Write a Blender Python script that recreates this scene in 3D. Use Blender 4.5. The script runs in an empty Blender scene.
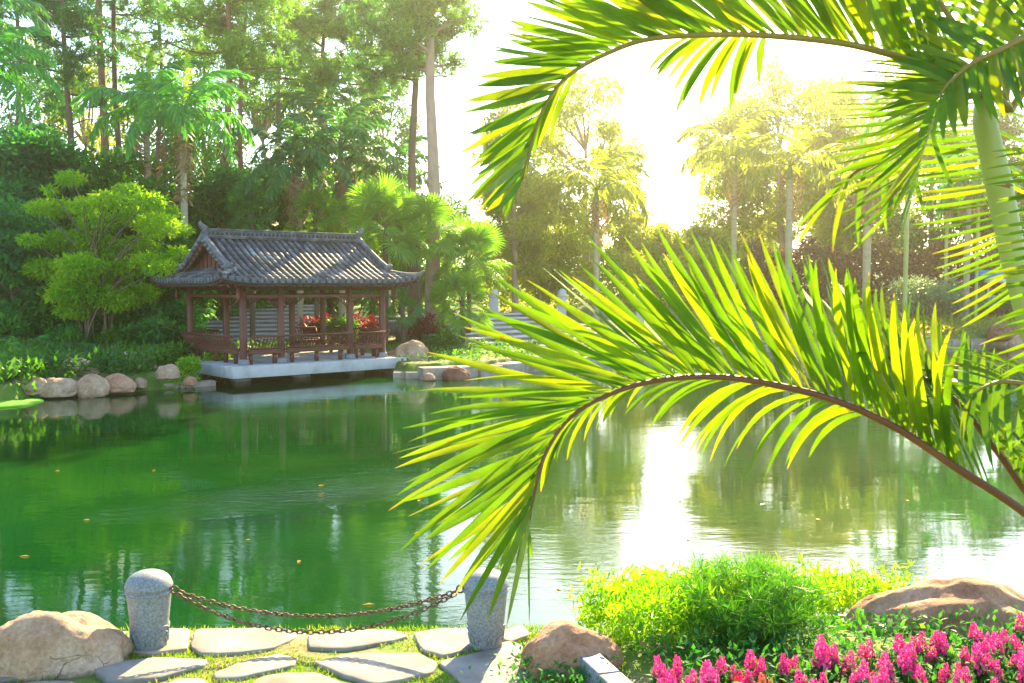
import bpy, bmesh, math, random
import numpy as np
from mathutils import Vector, Matrix, noise

S = bpy.context.scene
COL = S.collection
R = math.radians
rng = np.random.default_rng(7)
random.seed(7)

# ------------------------------------------------------------------ camera
F, CX, CY, HOR = 1000.0, 512.0, 341.5, 283.0
CAM_Z = 3.1
PITCH = math.atan((CY - HOR) / F)
cam = bpy.data.cameras.new('camera')
cam.lens = F * 36.0 / 1024.0
cam.sensor_width = 36.0
cam.clip_start = 0.05
cam.clip_end = 2000
cam.dof.use_dof = True
cam.dof.focus_distance = 26.0
cam.dof.aperture_fstop = 14.0
co = bpy.data.objects.new('camera', cam)
COL.objects.link(co)
co.location = (0, 0, CAM_Z)
co.rotation_euler = (R(90) - PITCH, 0, 0)
S.camera = co

# ------------------------------------------------------------------ sky, sun, exposure
SUN_AZ = R(15.0)             # to the right of the view axis (+Y)
SUN_EL = R(32.0)
w = bpy.data.worlds.new('World')
S.world = w
w.use_nodes = True
nt = w.node_tree
bg = nt.nodes['Background']
sky = nt.nodes.new('ShaderNodeTexSky')
sky.sky_type = 'NISHITA'
sky.sun_disc = False
sky.sun_elevation = SUN_EL
sky.sun_rotation = SUN_AZ
sky.air_density = 1.0
sky.dust_density = 0.7
sky.ozone_density = 2.0
nt.links.new(sky.outputs[0], bg.inputs[0])
bg.inputs[1].default_value = 0.125
sun = bpy.data.lights.new('sun', 'SUN')
sun.energy = 5.0
sun.angle = R(0.5)
sun.color = (1.0, 0.80, 0.42)
so = bpy.data.objects.new('sun', sun)
COL.objects.link(so)
d = Vector((math.sin(SUN_AZ) * math.cos(SUN_EL), math.cos(SUN_AZ) * math.cos(SUN_EL), math.sin(SUN_EL)))
so.rotation_euler = d.to_track_quat('Z', 'Y').to_euler()
so.location = d * 120
S.view_settings.view_transform = 'Standard'
S.view_settings.look = 'None'
S.view_settings.gamma = 1.0
S.view_settings.exposure = 2.17
S.view_settings.use_curve_mapping = False
S.cycles.use_denoising = True
S.cycles.max_bounces = 7
S.cycles.diffuse_bounces = 3
S.cycles.glossy_bounces = 3
S.cycles.transmission_bounces = 4
S.cycles.volume_bounces = 0
S.cycles.caustics_reflective = False
S.cycles.caustics_refractive = False
S.cycles.sample_clamp_indirect = 6.0


# ------------------------------------------------------------------ helpers
def ray(px, py):
    x, zc = (px - CX) / F, -(py - CY) / F
    c, s = math.cos(PITCH), math.sin(PITCH)
    return Vector((x, c + s * zc, -s + c * zc))


def at(px, py, Y):
    r = ray(px, py)
    return Vector((0, 0, CAM_Z)) + r * (Y / r.y)


def on(px, py, z):
    r = ray(px, py)
    return Vector((0, 0, CAM_Z)) + r * ((z - CAM_Z) / r.z)


def nrm(a):
    return a / np.maximum(np.linalg.norm(a, axis=-1, keepdims=True), 1e-9)


class MB:
    """collects geometry for ONE mesh object"""

    def __init__(self):
        self.v, self.f, self.n, self.at = [], [], 0, []

    def raw(self, verts, faces, along=None):
        verts = np.asarray(verts, float).reshape(-1, 3)
        self.v.append(verts)
        for k in (faces if isinstance(faces, tuple) else (faces,)):
            k = np.asarray(k, int)
            if k.size:
                self.f.append(k + self.n)
        self.n += len(verts)
        self.at.append(np.zeros(len(verts)) if along is None else np.asarray(along, float).ravel())
        return self

    def box(self, c, size, rot=None):
        v = np.array([(x, y, z) for x in (-.5, .5) for y in (-.5, .5) for z in (-.5, .5)]) * np.array(size)
        if rot is not None:
            v = v @ np.array(rot.to_3x3()).T
        v = v + np.array(c)
        return self.raw(v, [(0, 1, 3, 2), (4, 6, 7, 5), (0, 4, 5, 1), (2, 3, 7, 6), (0, 2, 6, 4), (1, 5, 7, 3)])

    def bar(self, a, b, wx, wz, up=(0, 0, 1)):
        a, b = np.array(a, float), np.array(b, float)
        d = nrm(b - a)
        s = nrm(np.cross(d, up))
        u = np.cross(s, d)
        v = [p + s * x * wx / 2 + u * z * wz / 2 for p in (a, b) for x, z in ((-1, -1), (1, -1), (1, 1), (-1, 1))]
        return self.raw(v, [(3, 2, 1, 0), (4, 5, 6, 7), (0, 1, 5, 4), (1, 2, 6, 5), (2, 3, 7, 6), (3, 0, 4, 7)])

    def tube(self, pts, rad, n=8, cap=True):
        P = np.asarray(pts, float)
        m = len(P)
        rad = np.broadcast_to(np.asarray(rad, float), (m,))
        T = nrm(np.gradient(P, axis=0))
        ref = np.array((0.0, 0, 1)) if abs(T[:, 2]).mean() < .8 else np.array((1.0, 0, 0))
        A = nrm(np.cross(T, ref))
        B = np.cross(A, T)
        th = np.arange(n) * 2 * math.pi / n
        V = P[:, None] + rad[:, None, None] * (np.cos(th)[None, :, None] * A[:, None] + np.sin(th)[None, :, None] * B[:, None])
        i = np.arange(m - 1)[:, None] * n
        j = np.arange(n)[None]
        q = np.stack([i + j, i + (j + 1) % n, i + n + (j + 1) % n, i + n + j], -1).reshape(-1, 4)
        along = np.repeat(np.linspace(0, 1, m), n)
        if cap:
            return self.raw(V.reshape(-1, 3), (q, [list(range(n))], [list(range((m - 1) * n, m * n))]), along)
        return self.raw(V.reshape(-1, 3), q, along)

    def lathe(self, prof, c=(0, 0, 0), n=24):
        th = np.arange(n) * 2 * math.pi / n
        V = np.array([(r * math.cos(t) + c[0], r * math.sin(t) + c[1], z + c[2]) for r, z in prof for t in th])
        m = len(prof)
        i = np.arange(m - 1)[:, None] * n
        j = np.arange(n)[None]
        q = np.stack([i + j, i + (j + 1) % n, i + n + (j + 1) % n, i + n + j], -1).reshape(-1, 4)
        return self.raw(V, (q, [list(range(n))[::-1]], [list(range((m - 1) * n, m * n))]))

    def leaves(self, c, d, nr, ln, wd):
        c, d, nr = np.asarray(c), nrm(np.asarray(d)), np.asarray(nr)
        N = len(c)
        s = nrm(np.cross(d, nr))
        up = np.cross(s, d)
        ln = np.broadcast_to(ln, (N,))[:, None]
        wd = np.broadcast_to(wd, (N,))[:, None]
        V = np.stack([c, c + d * ln * .45 + s * wd * .5 + up * wd * .12, c + d * ln - up * ln * .06, c + d * ln * .45 - s * wd * .5 + up * wd * .12], 1)
        f = np.arange(N * 4).reshape(N, 4)
        return self.raw(V.reshape(-1, 3), f, np.tile([0, .4, 1, .4], N))

    def grid(self, V, flip=False):
        """V: (m,n,3) sheet"""
        m, n = V.shape[:2]
        i = np.arange(m - 1)[:, None] * n
        j = np.arange(n - 1)[None]
        q = np.stack([i + j, i + j + 1, i + n + j + 1, i + n + j], -1).reshape(-1, 4)
        if flip:
            q = q[:, ::-1]
        return self.raw(V.reshape(-1, 3), q)

    def mesh(self, name, m, smooth=False, along=False):
        V = np.concatenate(self.v)
        me = bpy.data.meshes.new(name)
        me.vertices.add(len(V))
        me.vertices.foreach_set('co', V.astype(np.float32).ravel())
        idx = np.concatenate([f.ravel() for f in self.f])
        tot = np.concatenate([np.full(f.shape[0], f.shape[1]) for f in self.f])
        st = np.concatenate([[0], np.cumsum(tot)[:-1]])
        me.loops.add(len(idx))
        me.loops.foreach_set('vertex_index', idx.astype(np.int32))
        me.polygons.add(len(tot))
        me.polygons.foreach_set('loop_start', st.astype(np.int32))
        if smooth:
            me.polygons.foreach_set('use_smooth', np.ones(len(tot), bool))
        if along:
            a = me.attributes.new('along', 'FLOAT', 'POINT')
            a.data.foreach_set('value', np.concatenate(self.at).astype(np.float32))
        me.update(calc_edges=True)
        me.validate()
        if m is not None:
            me.materials.append(m)
        return me

    def build(self, name, m, parent=None, smooth=False, along=False, bevel=0, loc=None):
        o = bpy.data.objects.new(name, self.mesh(name, m, smooth, along))
        COL.objects.link(o)
        if parent is not None:
            o.parent = parent
        if loc is not None:
            o.location = loc
        if bevel:
            b = o.modifiers.new('bevel', 'BEVEL')
            b.width = bevel
            b.segments = 2
            b.limit_method = 'ANGLE'
        return o


def tag(o, label=None, cat=None, group=None, kind=None):
    if label: o['label'] = label
    if cat: o['category'] = cat
    if group: o['group'] = group
    if kind: o['kind'] = kind
    return o


def empty(name, loc, rz=0.0, scale=1.0):
    o = bpy.data.objects.new(name, None)
    COL.objects.link(o)
    o.location = loc
    o.rotation_euler = (0, 0, rz)
    o.scale = (scale,) * 3
    o.empty_display_size = .2
    return o


def link(name, me, parent=None, loc=None, rot=None, scale=None):
    o = bpy.data.objects.new(name, me)
    COL.objects.link(o)
    if parent is not None: o.parent = parent
    if loc is not None: o.location = loc
    if rot is not None: o.rotation_euler = rot
    if scale is not None: o.scale = scale if hasattr(scale, '__len__') else (scale,) * 3
    return o


def copy_tree(o, parent=None):
    c = o.copy()
    COL.objects.link(c)
    if parent is not None: c.parent = parent
    for ch in list(o.children):
        copy_tree(ch, c)
    return c


# ------------------------------------------------------------------ materials
def newmat(name):
    m = bpy.data.materials.new(name)
    m.use_nodes = True
    t = m.node_tree
    return m, t, t.nodes['Principled BSDF'], t.nodes['Material Output']


def ramp(t, cols, pos=None):
    r = t.nodes.new('ShaderNodeValToRGB')
    e = r.color_ramp.elements
    pos = pos or [i / (len(cols) - 1) for i in range(len(cols))]
    while len(e) < len(cols): e.new(.5)
    for i, (c, p) in enumerate(zip(cols, pos)):
        e[i].position = p
        e[i].color = (*c, 1)
    return r


def noise_node(t, scale, detail=5, rough=.55, coord='Object', stretch=None):
    tc = t.nodes.new('ShaderNodeTexCoord')
    n = t.nodes.new('ShaderNodeTexNoise')
    n.inputs['Scale'].default_value = scale
    n.inputs['Detail'].default_value = detail
    n.inputs['Roughness'].default_value = rough
    src = tc.outputs[coord]
    if stretch:
        mp = t.nodes.new('ShaderNodeMapping')
        mp.inputs['Scale'].default_value = stretch
        t.links.new(src, mp.inputs[0])
        src = mp.outputs[0]
    t.links.new(src, n.inputs['Vector'])
    return n


def mat_noise(name, cols, scale=4, rough=.7, bump=.3, bscale=None, pos=None, spec=.4, stretch=None, bdist=.02, coord='Object'):
    m, t, b, out = newmat(name)
    n = noise_node(t, scale, 7, .6, coord, stretch)
    r = ramp(t, cols, pos)
    t.links.new(n.outputs['Fac'], r.inputs[0])
    t.links.new(r.outputs[0], b.inputs['Base Color'])
    b.inputs['Roughness'].default_value = rough
    b.inputs['Specular IOR Level'].default_value = spec
    if bump:
        n2 = noise_node(t, bscale or scale * 4, 6, .6, coord, stretch)
        bp = t.nodes.new('ShaderNodeBump')
        bp.inputs['Strength'].default_value = bump
        bp.inputs['Distance'].default_value = bdist
        t.links.new(n2.outputs['Fac'], bp.inputs['Height'])
        t.links.new(bp.outputs[0], b.inputs['Normal'])
    return m


def leaf_mat(name, cols, transl=.4, tcol=None, rough=.45, patch=.5, tip=None, pscale=.35):
    """leaf blades: colour varies leaf by leaf and patch by patch; thin blades let light through"""
    m, t, b, out = newmat(name)
    g = t.nodes.new('ShaderNodeNewGeometry')
    n = noise_node(t, pscale, 3)
    mx = t.nodes.new('ShaderNodeMath')
    mx.operation = 'MULTIPLY_ADD'
    t.links.new(n.outputs['Fac'], mx.inputs[0])
    mx.inputs[1].default_value = patch * 2.4
    sc = t.nodes.new('ShaderNodeMath')
    sc.operation = 'MULTIPLY_ADD'
    t.links.new(g.outputs['Random Per Island'], sc.inputs[0])
    sc.inputs[1].default_value = 1 - patch
    sc.inputs[2].default_value = -patch * .7
    t.links.new(sc.outputs[0], mx.inputs[2])
    r = ramp(t, cols)
    t.links.new(mx.outputs[0], r.inputs[0])
    colout = r.outputs[0]
    if tip:
        a = t.nodes.new('ShaderNodeAttribute')
        a.attribute_name = 'along'
        tr = ramp(t, [(0, 0, 0), (0, 0, 0), (1, 1, 1)], [0, tip[1], 1])
        t.links.new(a.outputs['Fac'], tr.inputs[0])
        # only some blades have dry tips
        gt = t.nodes.new('ShaderNodeMath')
        gt.operation = 'GREATER_THAN'
        gt.inputs[1].default_value = .68
        t.links.new(g.outputs['Random Per Island'], gt.inputs[0])
        ml = t.nodes.new('ShaderNodeMath')
        ml.operation = 'MULTIPLY'
        t.links.new(gt.outputs[0], ml.inputs[0])
        t.links.new(tr.outputs[0], ml.inputs[1])
        mc = t.nodes.new('ShaderNodeMix')
        mc.data_type = 'RGBA'
        t.links.new(ml.outputs[0], mc.inputs[0])
        t.links.new(colout, mc.inputs[6])
        mc.inputs[7].default_value = (*tip[0], 1)
        colout = mc.outputs[2]
    t.links.new(colout, b.inputs['Base Color'])
    b.inputs['Roughness'].default_value = rough
    b.inputs['Specular IOR Level'].default_value = .35
    tl = t.nodes.new('ShaderNodeBsdfTranslucent')
    hs = t.nodes.new('ShaderNodeMix')
    hs.data_type = 'RGBA'
    hs.blend_type = 'MULTIPLY'
    hs.inputs[0].default_value = 1
    hs.inputs[7].default_value = (*(tcol or (2.2, 1.9, .6)), 1)
    hs.clamp_result = False
    t.links.new(colout, hs.inputs[6])
    t.links.new(hs.outputs[2], tl.inputs[0])
    ms = t.nodes.new('ShaderNodeMixShader')
    ms.inputs[0].default_value = transl
    t.links.new(b.outputs[0], ms.inputs[1])
    t.links.new(tl.outputs[0], ms.inputs[2])
    t.links.new(ms.outputs[0], out.inputs[0])
    return m


M = {}
M['leaf_dark'] = leaf_mat('leaf_dark', [(.016, .12, .03), (.04, .21, .04), (.18, .42, .05)], .6)
M['leaf_teal'] = leaf_mat('leaf_teal', [(.014, .13, .05), (.035, .22, .07), (.18, .42, .07)], .6)
M['leaf_mid'] = leaf_mat('leaf_mid', [(.02, .10, .015), (.05, .18, .02), (.16, .34, .03)], .5)
M['leaf_lime'] = leaf_mat('leaf_lime', [(.08, .28, .012), (.2, .42, .012), (.45, .55, .02)], .55, pscale=.6)
M['leaf_yellow'] = leaf_mat('leaf_yellow', [(.12, .2, .02), (.22, .28, .03), (.32, .3, .05)], .5)
M['leaf_hazy'] = leaf_mat('leaf_hazy', [(.15, .24, .02), (.26, .34, .03), (.40, .44, .06)], .6)  # pale warm haze wash painted into the leaf colour
M['leaf_grey'] = leaf_mat('leaf_grey', [(.10, .2, .12), (.16, .28, .17), (.28, .38, .28)], .3)
M['leaf_red'] = leaf_mat('leaf_red', [(.12, .012, .02), (.22, .02, .035), (.2, .1, .03)], .35, (1.8, .8, .6))
M['needle'] = leaf_mat('needle', [(.02, .12, .025), (.045, .2, .04), (.11, .3, .05)], .4)
M['needle_lit'] = leaf_mat('needle_lit', [(.05, .19, .02), (.10, .28, .03), (.22, .38, .05)], .45)  # brighter copy of needle, its lit look put into the colour
M['frond_far'] = leaf_mat('frond_far', [(.03, .22, .05), (.08, .34, .07), (.22, .5, .1)], .5)
M['frond_dark'] = leaf_mat('frond_dark', [(.02, .14, .04), (.05, .22, .06), (.16, .34, .1)], .4)
M['frond_hazy'] = leaf_mat('frond_hazy', [(.14, .22, .03), (.22, .3, .04), (.34, .36, .06)], .55)  # yellow wash of the sun haze painted into the far fronds
M['frond_dry'] = leaf_mat('frond_dry', [(.2, .13, .06), (.3, .2, .09), (.36, .28, .12)], .3, (1.3, 1.1, .8))
M['fan'] = leaf_mat('fan', [(.05, .2, .015), (.12, .3, .02), (.28, .42, .04)], .4)
M['fan_dark'] = leaf_mat('fan_dark', [(.015, .12, .02), (.04, .2, .03), (.1, .28, .05)], .35)
M['frond_near'] = leaf_mat('frond_near', [(.035, .12, .006), (.08, .19, .008), (.19, .25, .01)], .5, (2.5, 1.9, .35), .42, .3, ((.34, .22, .03), .93), 1.5)
M['frond_old'] = leaf_mat('frond_old', [(.2, .2, .01), (.34, .25, .012), (.42, .2, .015)], .5, (1.8, 1.5, .5), .4, .3)
M['papyrus'] = leaf_mat('papyrus', [(.03, .15, .01), (.06, .23, .012), (.14, .33, .02)], .4, pscale=3)
M['marsh'] = leaf_mat('marsh', [(.10, .30, .008), (.2, .42, .01), (.4, .5, .03)], .45, pscale=2)
M['flower_leaf'] = leaf_mat('flower_leaf', [(.015, .12, .02), (.04, .2, .03), (.1, .3, .05)], .35, rough=.65, pscale=3)
M['grass'] = leaf_mat('grass', [(.09, .22, .012), (.17, .32, .015), (.34, .36, .05)], .35, pscale=2.5)
M['pink'] = leaf_mat('pink', [(.55, .012, .2), (.8, .04, .34), (.88, .3, .55)], .35, (1.3, 1.1, 1.1), .5, .2, None, 8)
M['red_flower'] = leaf_mat('red_flower', [(.5, .008, .04), (.65, .015, .08), (.75, .05, .12)], .35, (1.3, 1.1, 1.1), .5, .2, None, 8)
M['coral'] = leaf_mat('coral', [(.7, .1, .06), (.78, .2, .12), (.8, .4, .3)], .35, (1.3, 1.1, 1.1), .5, .2, None, 8)

M['pine_bark'] = mat_noise('pine_bark', [(.10, .045, .025), (.26, .13, .075), (.36, .2, .13)], 5, .9, .7, 9, stretch=(1, 1, .3))
M['pale_bark'] = mat_noise('pale_bark', [(.2, .12, .09), (.42, .28, .2), (.52, .4, .3)], 3, .85, .5, 8, stretch=(1, 1, .4))
M['dark_bark'] = mat_noise('dark_bark', [(.05, .035, .02), (.13, .09, .055), (.2, .15, .09)], 5, .9, .6, 9, stretch=(1, 1, .3))
M['palm_bark'] = mat_noise('palm_bark', [(.22, .17, .10), (.42, .35, .22), (.52, .45, .3)], 3, .8, .4, 5, stretch=(.4, .4, 3))
M['crownshaft'] = mat_noise('crownshaft', [(.05, .14, .02), (.1, .22, .04), (.18, .28, .06)], 3, .4, .1)
M['cane'] = mat_noise('cane', [(.2, .26, .05), (.36, .4, .1), (.5, .5, .2)], 3.5, .4, .15, 10, stretch=(1, 1, .6))
M['rachis'] = mat_noise('rachis', [(.16, .13, .015), (.22, .15, .02), (.28, .22, .04)], 6, .4, .1)
M['rachis_dark'] = mat_noise('rachis_dark', [(.09, .025, .012), (.14, .045, .02), (.2, .1, .03)], 5, .4, .1)
M['rachis_dry'] = mat_noise('rachis_dry', [(.14, .06, .03), (.25, .12, .05), (.32, .2, .1)], 9, .8, .3)
M['stem_green'] = mat_noise('stem_green', [(.05, .16, .02), (.1, .24, .03)], 6, .5, 0)

def rock_mat(name, cols, dark, seedoff):
    m, t, b, out = newmat(name)
    n = noise_node(t, 2.4, 9, .68)
    r = ramp(t, cols, [.3, .5, .72])
    t.links.new(n.outputs['Fac'], r.inputs[0])
    g = noise_node(t, 34, 6, .7)
    hs = t.nodes.new('ShaderNodeHueSaturation')
    mr = t.nodes.new('ShaderNodeMapRange')
    mr.inputs[1].default_value, mr.inputs[2].default_value = .3, .7
    mr.inputs[3].default_value, mr.inputs[4].default_value = .7, 1.25
    t.links.new(g.outputs['Fac'], mr.inputs[0])
    t.links.new(mr.outputs[0], hs.inputs['Value'])
    t.links.new(r.outputs[0], hs.inputs['Color'])
    # cracks: thin distorted cell borders, broken up by noise
    tc = t.nodes.new('ShaderNodeTexCoord')
    d_ = t.nodes.new('ShaderNodeTexNoise')
    d_.inputs['Scale'].default_value = 3
    d_.inputs['Detail'].default_value = 5
    t.links.new(tc.outputs['Object'], d_.inputs['Vector'])
    ad = t.nodes.new('ShaderNodeVectorMath')
    ad.operation = 'MULTIPLY_ADD'
    t.links.new(d_.outputs['Color'], ad.inputs[0])
    ad.inputs[1].default_value = (.5, .5, .5)
    t.links.new(tc.outputs['Object'], ad.inputs[2])
    v = t.nodes.new('ShaderNodeTexVoronoi')
    v.feature = 'DISTANCE_TO_EDGE'
    v.inputs['Scale'].default_value = 2.6
    t.links.new(ad.outputs[0], v.inputs['Vector'])
    vr = ramp(t, [(1, 1, 1), (0, 0, 0)], [0, .014])
    t.links.new(v.outputs['Distance'], vr.inputs[0])
    br = noise_node(t, 2.2, 2)
    brr = ramp(t, [(0, 0, 0), (.7, .7, .7)], [.56, .68])
    t.links.new(br.outputs['Fac'], brr.inputs[0])
    ml = t.nodes.new('ShaderNodeMath')
    ml.operation = 'MULTIPLY'
    t.links.new(vr.outputs[0], ml.inputs[0])
    t.links.new(brr.outputs[0], ml.inputs[1])
    # lichen and damp blotches
    li = noise_node(t, 5.5, 6, .7)
    lr = ramp(t, [(0, 0, 0), (1, 1, 1)], [.6, .7])
    t.links.new(li.outputs['Fac'], lr.inputs[0])
    m1 = t.nodes.new('ShaderNodeMix')
    m1.data_type = 'RGBA'
    m1s = t.nodes.new('ShaderNodeMath')
    m1s.operation = 'MULTIPLY'
    m1s.inputs[1].default_value = .55
    t.links.new(lr.outputs[0], m1s.inputs[0])
    t.links.new(m1s.outputs[0], m1.inputs[0])
    t.links.new(hs.outputs[0], m1.inputs[6])
    m1.inputs[7].default_value = (*dark, 1)
    m2 = t.nodes.new('ShaderNodeMix')
    m2.data_type = 'RGBA'
    t.links.new(ml.outputs[0], m2.inputs[0])
    t.links.new(m1.outputs[2], m2.inputs[6])
    m2.inputs[7].default_value = (dark[0] * .35, dark[1] * .35, dark[2] * .35, 1)
    t.links.new(m2.outputs[2], b.inputs['Base Color'])
    b.inputs['Roughness'].default_value = .88
    sb = t.nodes.new('ShaderNodeMath')
    sb.operation = 'MULTIPLY_ADD'
    t.links.new(ml.outputs[0], sb.inputs[0])
    sb.inputs[1].default_value = -.6
    g2 = noise_node(t, 13, 9, .7)
    t.links.new(g2.outputs['Fac'], sb.inputs[2])
    bp = t.nodes.new('ShaderNodeBump')
    bp.inputs['Strength'].default_value = .9
    bp.inputs['Distance'].default_value = .035
    t.links.new(sb.outputs[0], bp.inputs['Height'])
    t.links.new(bp.outputs[0], b.inputs['Normal'])
    return m


M['rock'] = rock_mat('rock', [(.3, .16, .085), (.5, .32, .19), (.62, .47, .34)], (.22, .15, .09), 1)
M['rock_orange'] = rock_mat('rock_orange', [(.28, .12, .055), (.48, .25, .13), (.6, .4, .27)], (.14, .08, .05), 2)
M['rock_red'] = rock_mat('rock_red', [(.12, .04, .022), (.26, .1, .05), (.38, .22, .14)], (.06, .05, .03), 3)
M['slab'] = mat_noise('slab', [(.15, .125, .09), (.25, .225, .185), (.31, .29, .255)], 3.2, .8, .35, 22, [.3, .5, .7], bdist=.008)
M['slab_tan'] = mat_noise('slab_tan', [(.25, .18, .12), (.36, .29, .22), (.42, .37, .31)], 3.2, .8, .35, 22, [.3, .5, .7], bdist=.008)
M['granite'] = mat_noise('granite', [(.14, .155, .155), (.2, .218, .218), (.28, .3, .3)], 70, .65, .2, 120, [.38, .5, .64], bdist=.003)
M['granite_dark'] = mat_noise('granite_dark', [(.09, .1, .11), (.16, .18, .2), (.24, .26, .28)], 50, .6, .2, 90, [.36, .5, .66], bdist=.003)
M['concrete'] = mat_noise('concrete', [(.33, .32, .3), (.5, .49, .46), (.58, .57, .54)], 1.7, .8, .15, 12, [.3, .5, .7])
M['steps'] = mat_noise('steps', [(.34, .32, .28), (.5, .48, .44), (.58, .57, .54)], 1.2, .85, .2, 9, [.3, .5, .7])
M['wood_red'] = mat_noise('wood_red', [(.085, .024, .014), (.14, .04, .024), (.19, .07, .042)], 2.5, .5, .15, 12, stretch=(1, 1, .25))
M['wood_dark'] = mat_noise('wood_dark', [(.035, .012, .009), (.06, .02, .014), (.09, .035, .022)], 3, .6, .15, 12)
M['rust'] = mat_noise('rust', [(.06, .025, .015), (.15, .075, .05), (.28, .19, .15)], 30, .55, .4, 80, [.3, .5, .72], bdist=.002)
M['rust'].node_tree.nodes['Principled BSDF'].inputs['Metallic'].default_value = .45
M['blue_paint'] = mat_noise('blue_paint', [(.01, .2, .4), (.02, .28, .52)], 3, .5, 0)
M['white_paint'] = mat_noise('white_paint', [(.6, .6, .58), (.75, .75, .74)], 3, .6, 0)
M['stone_white'] = mat_noise('stone_white', [(.4, .39, .37), (.6, .59, .57)], 5, .7, .2)


def tile_mat():
    m, t, b, out = newmat('roof_tile')
    n = noise_node(t, 1.6, 8, .65)
    r = ramp(t, [(.035, .036, .036), (.085, .087, .085), (.2, .2, .19), (.32, .31, .28)], [.3, .5, .62, .78])
    t.links.new(n.outputs['Fac'], r.inputs[0])
    g = t.nodes.new('ShaderNodeNewGeometry')
    hs = t.nodes.new('ShaderNodeHueSaturation')
    mr = t.nodes.new('ShaderNodeMapRange')
    mr.inputs[3].default_value = .65
    mr.inputs[4].default_value = 1.35
    t.links.new(g.outputs['Random Per Island'], mr.inputs[0])
    t.links.new(mr.outputs[0], hs.inputs['Value'])
    t.links.new(r.outputs[0], hs.inputs['Color'])
    t.links.new(hs.outputs[0], b.inputs['Base Color'])
    b.inputs['Roughness'].default_value = .55
    return m


M['tile'] = tile_mat()
M['tile_bed'] = mat_noise('tile_bed', [(.025, .025, .025), (.06, .06, .058), (.12, .11, .09)], 2.5, .8, .3)
M['ridge'] = mat_noise('ridge', [(.05, .05, .05), (.11, .115, .12), (.26, .26, .25)], 4, .7, .3, 14, [.3, .5, .75])


def ground_mat():
    m, t, b, out = newmat('ground_soil_and_grass')
    n = noise_node(t, .9, 8, .65)
    r = ramp(t, [(.05, .12, .012), (.12, .2, .02), (.22, .17, .08), (.32, .23, .13)], [.35, .5, .6, .72])
    t.links.new(n.outputs['Fac'], r.inputs[0])
    t.links.new(r.outputs[0], b.inputs['Base Color'])
    b.inputs['Roughness'].default_value = .95
    n2 = noise_node(t, 14, 8)
    bp = t.nodes.new('ShaderNodeBump')
    bp.inputs['Strength'].default_value = .6
    bp.inputs['Distance'].default_value = .04
    t.links.new(n2.outputs['Fac'], bp.inputs['Height'])
    t.links.new(bp.outputs[0], b.inputs['Normal'])
    return m


M['ground'] = ground_mat()


def water_mat():
    m, t, b, out = newmat('pond_water')
    n0 = noise_node(t, .16, 3)
    r0 = ramp(t, [(.0015, .029, .006), (.003, .046, .006), (.011, .07, .007)], [.35, .5, .68])
    t.links.new(n0.outputs['Fac'], r0.inputs[0])
    t.links.new(r0.outputs[0], b.inputs['Base Color'])
    b.inputs['Roughness'].default_value = .03
    b.inputs['IOR'].default_value = 1.36
    big = noise_node(t, 1.1, 4, .5, stretch=(.7, 1.5, 1))
    fine = noise_node(t, 5.0, 4, .55, stretch=(.7, 1.6, 1))
    # breezy patches where the ripples are stronger
    pt = noise_node(t, .11, 2, .5, stretch=(.6, 1.4, 1))
    pr = ramp(t, [(.25, .25, .25), (1.6, 1.6, 1.6)], [.48, .62])
    t.links.new(pt.outputs['Fac'], pr.inputs[0])
    # one long cat's-paw of wind in front of the pavilion
    tc = t.nodes.new('ShaderNodeTexCoord')
    mp = t.nodes.new('ShaderNodeMapping')
    mp.vector_type = 'TEXTURE'
    mp.inputs['Location'].default_value = (-3.0, 14.6, 0)
    mp.inputs['Rotation'].default_value = (0, 0, R(28))
    mp.inputs['Scale'].default_value = (3.6, 1.1, 1)
    t.links.new(tc.outputs['Object'], mp.inputs[0])
    vl = t.nodes.new('ShaderNodeVectorMath')
    vl.operation = 'LENGTH'
    t.links.new(mp.outputs[0], vl.inputs[0])
    wr = ramp(t, [(9, 9, 9), (9, 9, 9), (0, 0, 0)], [0, .25, 1])
    t.links.new(vl.outputs['Value'], wr.inputs[0])
    ws = t.nodes.new('ShaderNodeMath')
    ws.operation = 'ADD'
    t.links.new(wr.outputs[0], ws.inputs[0])
    t.links.new(pr.outputs[0], ws.inputs[1])
    mul = t.nodes.new('ShaderNodeMath')
    mul.operation = 'MULTIPLY'
    t.links.new(fine.outputs['Fac'], mul.inputs[0])
    t.links.new(ws.outputs[0], mul.inputs[1])
    add = t.nodes.new('ShaderNodeMath')
    add.operation = 'MULTIPLY_ADD'
    t.links.new(big.outputs['Fac'], add.inputs[0])
    add.inputs[1].default_value = 1.3
    t.links.new(mul.outputs[0], add.inputs[2])
    bp = t.nodes.new('ShaderNodeBump')
    bp.inputs['Strength'].default_value = .5
    bp.inputs['Distance'].default_value = .0055
    t.links.new(add.outputs[0], bp.inputs['Height'])
    t.links.new(bp.outputs[0], b.inputs['Normal'])
    return m


M['water'] = water_mat()


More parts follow.
